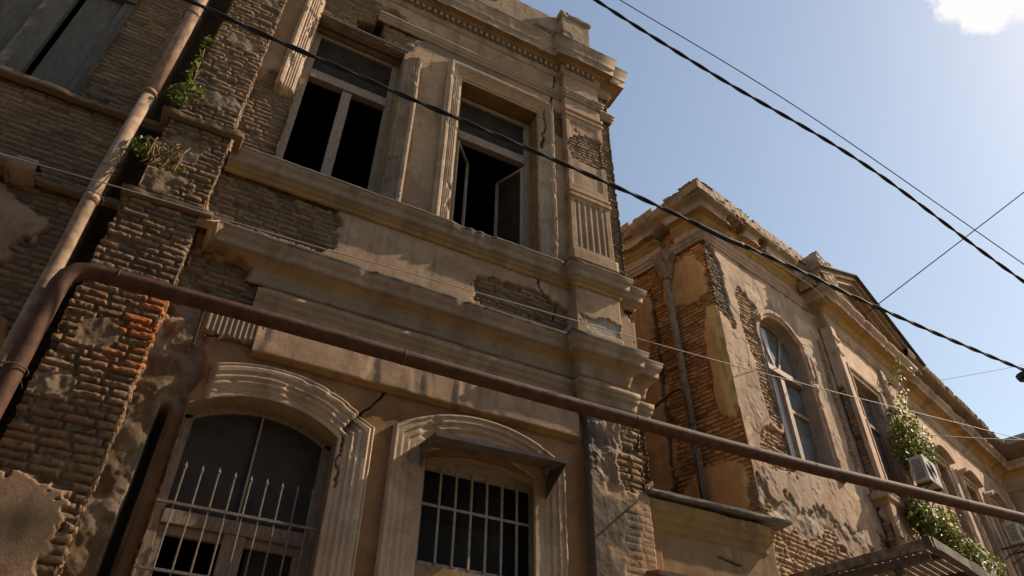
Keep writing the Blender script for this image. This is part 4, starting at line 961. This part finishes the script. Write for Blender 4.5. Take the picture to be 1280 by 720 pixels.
b = MB(); b.tube(spline([(6.4, -1.5, 9.02), (7.8, -1.2, 9.28), (9.3, -.6, 9.8), (11.0, .35, 10.45)], 10), .008, 6); tag(b.build('branch_cable', M_CABLE, smooth=True), 'thin black branch cable leading from the splice to the right house cornice', 'cable')
def ray(px, py, t):
    v_ = CR*((px-640)/911.5)+CU*(-(py-360)/911.5)+CF; return np.array([0, -7, 1.6])+np.array(v_)*t
twisted('street_cable', [(1.5, -1.9, 14.1), (3.96, -2.07, 12.93), (6.16, -2.28, 11.96), (8.69, -2.57, 10.9), (11.61, -2.68, 9.45), (16, -2.9, 7.6)], .014, .017, .8, 'thick twisted black cable against the sky, the heavier of the parallel pair', 'cable', M_CABLE)
def wire(name, pts, r, mat, label):
    b = MB(); b.tube(spline(pts, 16), r, 6); return tag(b.build(name, mat, smooth=True), label, 'wire')
wire('thin_cable', [(3, -1.2, 15.8), (5.03, -1.46, 14.83), (8.73, -1.86, 13.25), (13.44, -2.15, 11.01), (19, -2.4, 8.6)], .010, M_CABLE, 'thin dark line just above the heavier sky cable')
wire('cross_wire', [(12.2, 1.3, 11.1), (12.79, .5, 11.65), (14.89, -2.35, 13.57), (17.5, -5.6, 16.0)], .011, M_CABLE, 'thin wire crossing the sky diagonally the other way')
wire('steel_wire', [(-4, -.9, 6.75), (-2.25, -.9, 6.82), (-1.09, -.9, 6.88), (.54, -.9, 6.93), (1.66, -.9, 6.99), (4.1, -.9, 7.11), (5.68, -.9, 7.19), (8.6, -.9, 7.39), (13.06, -.9, 7.76), (20, -.9, 8.3)], .006, M_WIRE, 'long thin pale wire running above the rusty pipe')
wire('steel_wire', [(14.30, 1.9, 9.46), (14.47, 1.7, 9.45), (16.53, .72, 9.39), (20, -1, 9.4)], .009, M_WIRE, 'short pale wire leaving the far wall beside the ivy')
wire('distant_wire', [(26, 8.4, 18.0), (27.17, 7.66, 18.06), (29.78, 5.91, 18.53), (33, 3.6, 19.2)], .008, M_WIRE, 'faint distant wire low in the sky at the right')
lp = MB(); c_ = ray(1284, 472, 20); lp.tube([c_+np.array([0, 0, .14]), c_+np.array([0, 0, .10]), c_+np.array([0, 0, -.02])], [.05, .25, .22], 14); lp.tube([c_+np.array([0, 0, -.02]), c_+np.array([0, 0, -.2])], [.16, .08], 12); lp.tube([c_+np.array([0, 0, .12]), c_+np.array([1.0, -.3, .35]), c_+np.array([2.2, -.6, .3])], .025, 6)
tag(lp.build('street_lamp', M_CABLE), 'dark lamp head hanging at the right edge of the sky', 'lamp')

# ================================================================== AIR CONDITIONERS
def ac(s0_, off, z0_, wd, dpt, ht, label):
    o_ = cB; r_ = empty('air_conditioner', P3(s0_, off, z0_, o_, dB, nB)); tag(r_, label, 'air conditioner', 'air conditioners on the far wall')
    b = MB(); lbox(b, s0_, s0_+wd, off, off+dpt, z0_, z0_+ht, o_, dB, nB); b.build('casing', M_AC, r_, bevel=.02)
    b = MB()
    for i in range(9): z = z0_+.07+i*(ht-.12)/9; lbox(b, s0_-.008, s0_+.001, off+.05, off+dpt-.05, z, z+.02, o_, dB, nB)
    b.build('side_vent', M_ACD, r_)
    b = MB(); 
    for q_ in range(1, 5):
        rr = .045*q_; b.tube([P3(s0_+wd*.4+rr*math.cos(t*.393), off+dpt+.004, z0_+ht/2+rr*math.sin(t*.393), o_, dB, nB) for t in range(17)], .006, 4, False)
    b.build('fan_guard', M_ACD, r_)
    b = MB(); b.tube(spline([P3(s0_+wd-.05, off+.1, z0_+.1, o_, dB, nB), P3(s0_+wd+.06, off+.02, z0_-.1, o_, dB, nB), P3(s0_+wd+.08, .20, z0_-.5, o_, dB, nB), P3(s0_+wd+.0, .18, z0_-1.4, o_, dB, nB)], 8), .014, 7); b.build('hose', M_CABLE, r_, smooth=True)
    for s_ in (s0_+.1, s0_+wd-.1):
        b = MB(); b.beam(P3(s_, off-.25, z0_-.02, o_, dB, nB), P3(s_, off+dpt, z0_-.02, o_, dB, nB), .035, .035); b.beam(P3(s_, off-.25, z0_-.25, o_, dB, nB), P3(s_, off+dpt*.9, z0_-.03, o_, dB, nB), .02, .02); b.build('bracket', M_FLASH, r_)
ac(.78, .42, 7.40, .62, .26, .50, 'stained white outdoor unit with a side vent directly under the upper ivy bush')
ac(1.95, .40, 6.10, .8, .28, .45, 'white outdoor unit half covered by the lower ivy')
ac(6.7, .30, 7.9, .7, .28, .5, 'grey outdoor unit high at the far end of the wall near the corner')

# ================================================================== PLANTS
def leaves(name, centres, n, size, mats, label, cat, parent=None, stems=None, droop=.5, outn=(0, -1, 0)):
    root = empty(name, tuple(centres[0][0])); tag(root, label, cat)
    per = [MB() for _ in mats]
    tot = sum(c[2] for c in centres)
    for (c, rad, wgt) in centres:
        c = np.array(c, float); rad = np.array(rad, float)
        for i in range(int(n*wgt/tot)):
            while True:
                q_ = np.random.RandomState(random.randrange(1 << 30)).uniform(-1, 1, 3)
                if q_@q_ < 1: break
            p_ = c+q_*rad; sz = size*random.uniform(.5, 1.3)
            nrm = np.array(outn)*1.0+np.array([random.gauss(0, .6), random.gauss(0, .6), random.gauss(.3, .6)]); nrm /= np.linalg.norm(nrm)
            dn_ = np.array([random.gauss(0, .5), random.gauss(0, .5), -1.]); dn_ -= nrm*(dn_@nrm); dn_ /= np.linalg.norm(dn_); sd_ = np.cross(nrm, dn_)
            mb = per[0] if random.random() < .8 else per[-1]
            b0 = len(mb.v)
            mb.v += [tuple(p_-dn_*sz*.5), tuple(p_-dn_*sz*.1+sd_*sz*.42+nrm*sz*.08), tuple(p_+dn_*sz*.6-nrm*sz*.05), tuple(p_-dn_*sz*.1-sd_*sz*.42+nrm*sz*.08)]
            mb.f += [[b0, b0+1, b0+2], [b0, b0+2, b0+3]]
    for k, mb in enumerate(per):
        if mb.f: mb.build('foliage', mats[k], root)
    if stems:
        b = MB()
        for st in stems: b.tube(spline(st, 5), .008, 5)
        b.build('stem', M_DRY, root, smooth=True)
    return root
def BP(s, off, z): return P3(s, off, z, cB, dB, nB)
up = [(BP(1.45, .42, 8.45), (.62, .3, .55), 12), (BP(1.25, .42, 8.05), (.55, .22, .3), 5), (BP(1.7, .36, 9.05), (.45, .2, .35), 4), (BP(2.0, .36, 8.6), (.4, .2, .4), 3)]
for i in range(17):
    t = i/16; up.append((BP(1.6+1.35*t+random.uniform(-.38, .38), .36+random.uniform(0, .15), 9.2+1.95*t+random.uniform(-.2, .2)), (.13, .1, .16), .17))
leaves('climbing_plant', up, 1700, .085, [M_LEAF, M_LEAFY], 'ivy bush climbing from the upper white outdoor unit to the cornice', 'plant', stems=[[BP(1.3, .25, 6.8), BP(1.4, .3, 8), BP(1.7, .3, 9.3), BP(2.4, .35, 10.3), BP(2.9, .4, 11)], [BP(1.5, .25, 7.5), BP(1.9, .3, 9), BP(2.6, .35, 10)]], outn=(nB[0], nB[1], .2))
lo = [(BP(.75, .45, 6.62), (.5, .25, .38), 6), (BP(1.3, .48, 6.45), (.5, .3, .38), 6), (BP(1.9, .5, 6.35), (.5, .3, .35), 5), (BP(2.6, .52, 6.35), (.5, .3, .3), 4), (BP(3.2, .5, 6.4), (.4, .25, .22), 2), (BP(.35, .4, 6.75), (.3, .2, .3), 2), (BP(1.5, .5, 7.0), (.4, .2, .15), 1)]
leaves('climbing_plant', lo, 2300, .088, [M_LEAF, M_LEAFY], 'mass of ivy spreading over the wall above the wooden canopy', 'plant', stems=[[BP(.5, .3, 4.5), BP(.9, .3, 6), BP(1.5, .35, 6.6), BP(3.2, .35, 6.5)]], outn=(nB[0], nB[1], .2))
leaves('wall_weed', [((-1.14, -.42, 9.12), (.18, .12, .16), 4), ((-1.28, -.40, 9.0), (.12, .1, .14), 3), ((-1.20, -.42, 9.6), (.07, .06, .3), 1.6), ((-1.22, -.42, 10.1), (.06, .05, .2), .8), ((-1.2, -.5, 8.85), (.12, .08, .12), 2)], 420, .055, [M_LEAF, M_LEAFY], 'green weed tuft growing on the upper ledge beside the drainpipe', 'plant', stems=[[(-1.1, -.3, 8.95), (-1.15, -.4, 9.3), (-1.2, -.42, 10)], [(-1.2, -.3, 8.95), (-1.3, -.45, 9.1), (-1.35, -.5, 8.9)]])
leaves('wall_weed', [((-1.28, -.52, 7.86), (.15, .12, .12), 3), ((-1.0, -.50, 7.80), (.2, .1, .12), 3)], 230, .05, [M_LEAF, M_LEAFY], 'smaller weed tuft with dry stalks on the lower ledge of the pier', 'plant',
       stems=[[(-1.15+random.uniform(-.15, .25), -.5, 7.78), (-1.1+random.uniform(-.2, .25), -.6, 7.95+random.uniform(-.1, .1)), (-1.05+random.uniform(-.25, .3), -.68, 7.7+random.uniform(-.25, .2))] for _ in range(18)])

# ================================================================== WOODEN CANOPY
cn_ = empty('wooden_canopy', (8.4, -1.5, 4.9)); tag(cn_, 'rough timber porch canopy jutting from the right house at the bottom edge', 'canopy')
oc = np.array([8.42, -1.55, 4.90]); d3 = np.array([.945, .27, .0]); d3 /= np.linalg.norm(d3); w3_ = np.array([-.31, .95, 0.0])
b = MB(); b.beam(oc-w3_*.06, oc+w3_*1.9+np.array([0, 0, -.02]), .05, .12, (0, 0, 1), .008, 14); b.build('edge_board', M_BOARD, cn_)
b = MB(); b.beam(oc-d3*.08+np.array([0, 0, -.0]), oc+d3*5, .10, .13, (0, 0, 1), .014, 30); b.beam(oc+w3_*.05+d3*.02+np.array([0, 0, -.14]), oc+w3_*1.8+d3*.02+np.array([0, 0, -.14]), .08, .08, (0, 0, 1), .006, 8); b.build('front_beam', M_WOODD, cn_)
b = MB()
for i in range(19):
    a_ = oc+w3_*(.10+i*.098)+d3*.08+np.array([0, 0, .05]); b.beam(a_, a_+d3*4.6+np.array([0, 0, random.uniform(-.02, .02)]), .075, .02, (0, 0, 1), .004, 6)
b.build('roof_boards', M_BOARD, cn_)
b = MB()
for k in range(5): a_ = oc+d3*(.5+k*.95)+np.array([0, 0, .0]); b.beam(a_, a_+w3_*1.8, .06, .08, (0, 0, 1), .004, 6)
b.build('rafters', M_WOODD, cn_)
b = MB(); p_ = oc+w3_*.46+d3*.06; b.beam(p_+np.array([0, 0, -.18]), np.array([p_[0], p_[1], .1]), .09, .09, (0, 1, 0), .004, 6); b.build('post', M_WOODD, cn_); b = MB(); p_ = oc+d3*4; b.beam(p_+np.array([0, 0, -.1]), np.array([p_[0], p_[1], .1]), .09, .09, (0, 1, 0), .004, 6)
b.build('post', M_WOODD, cn_)
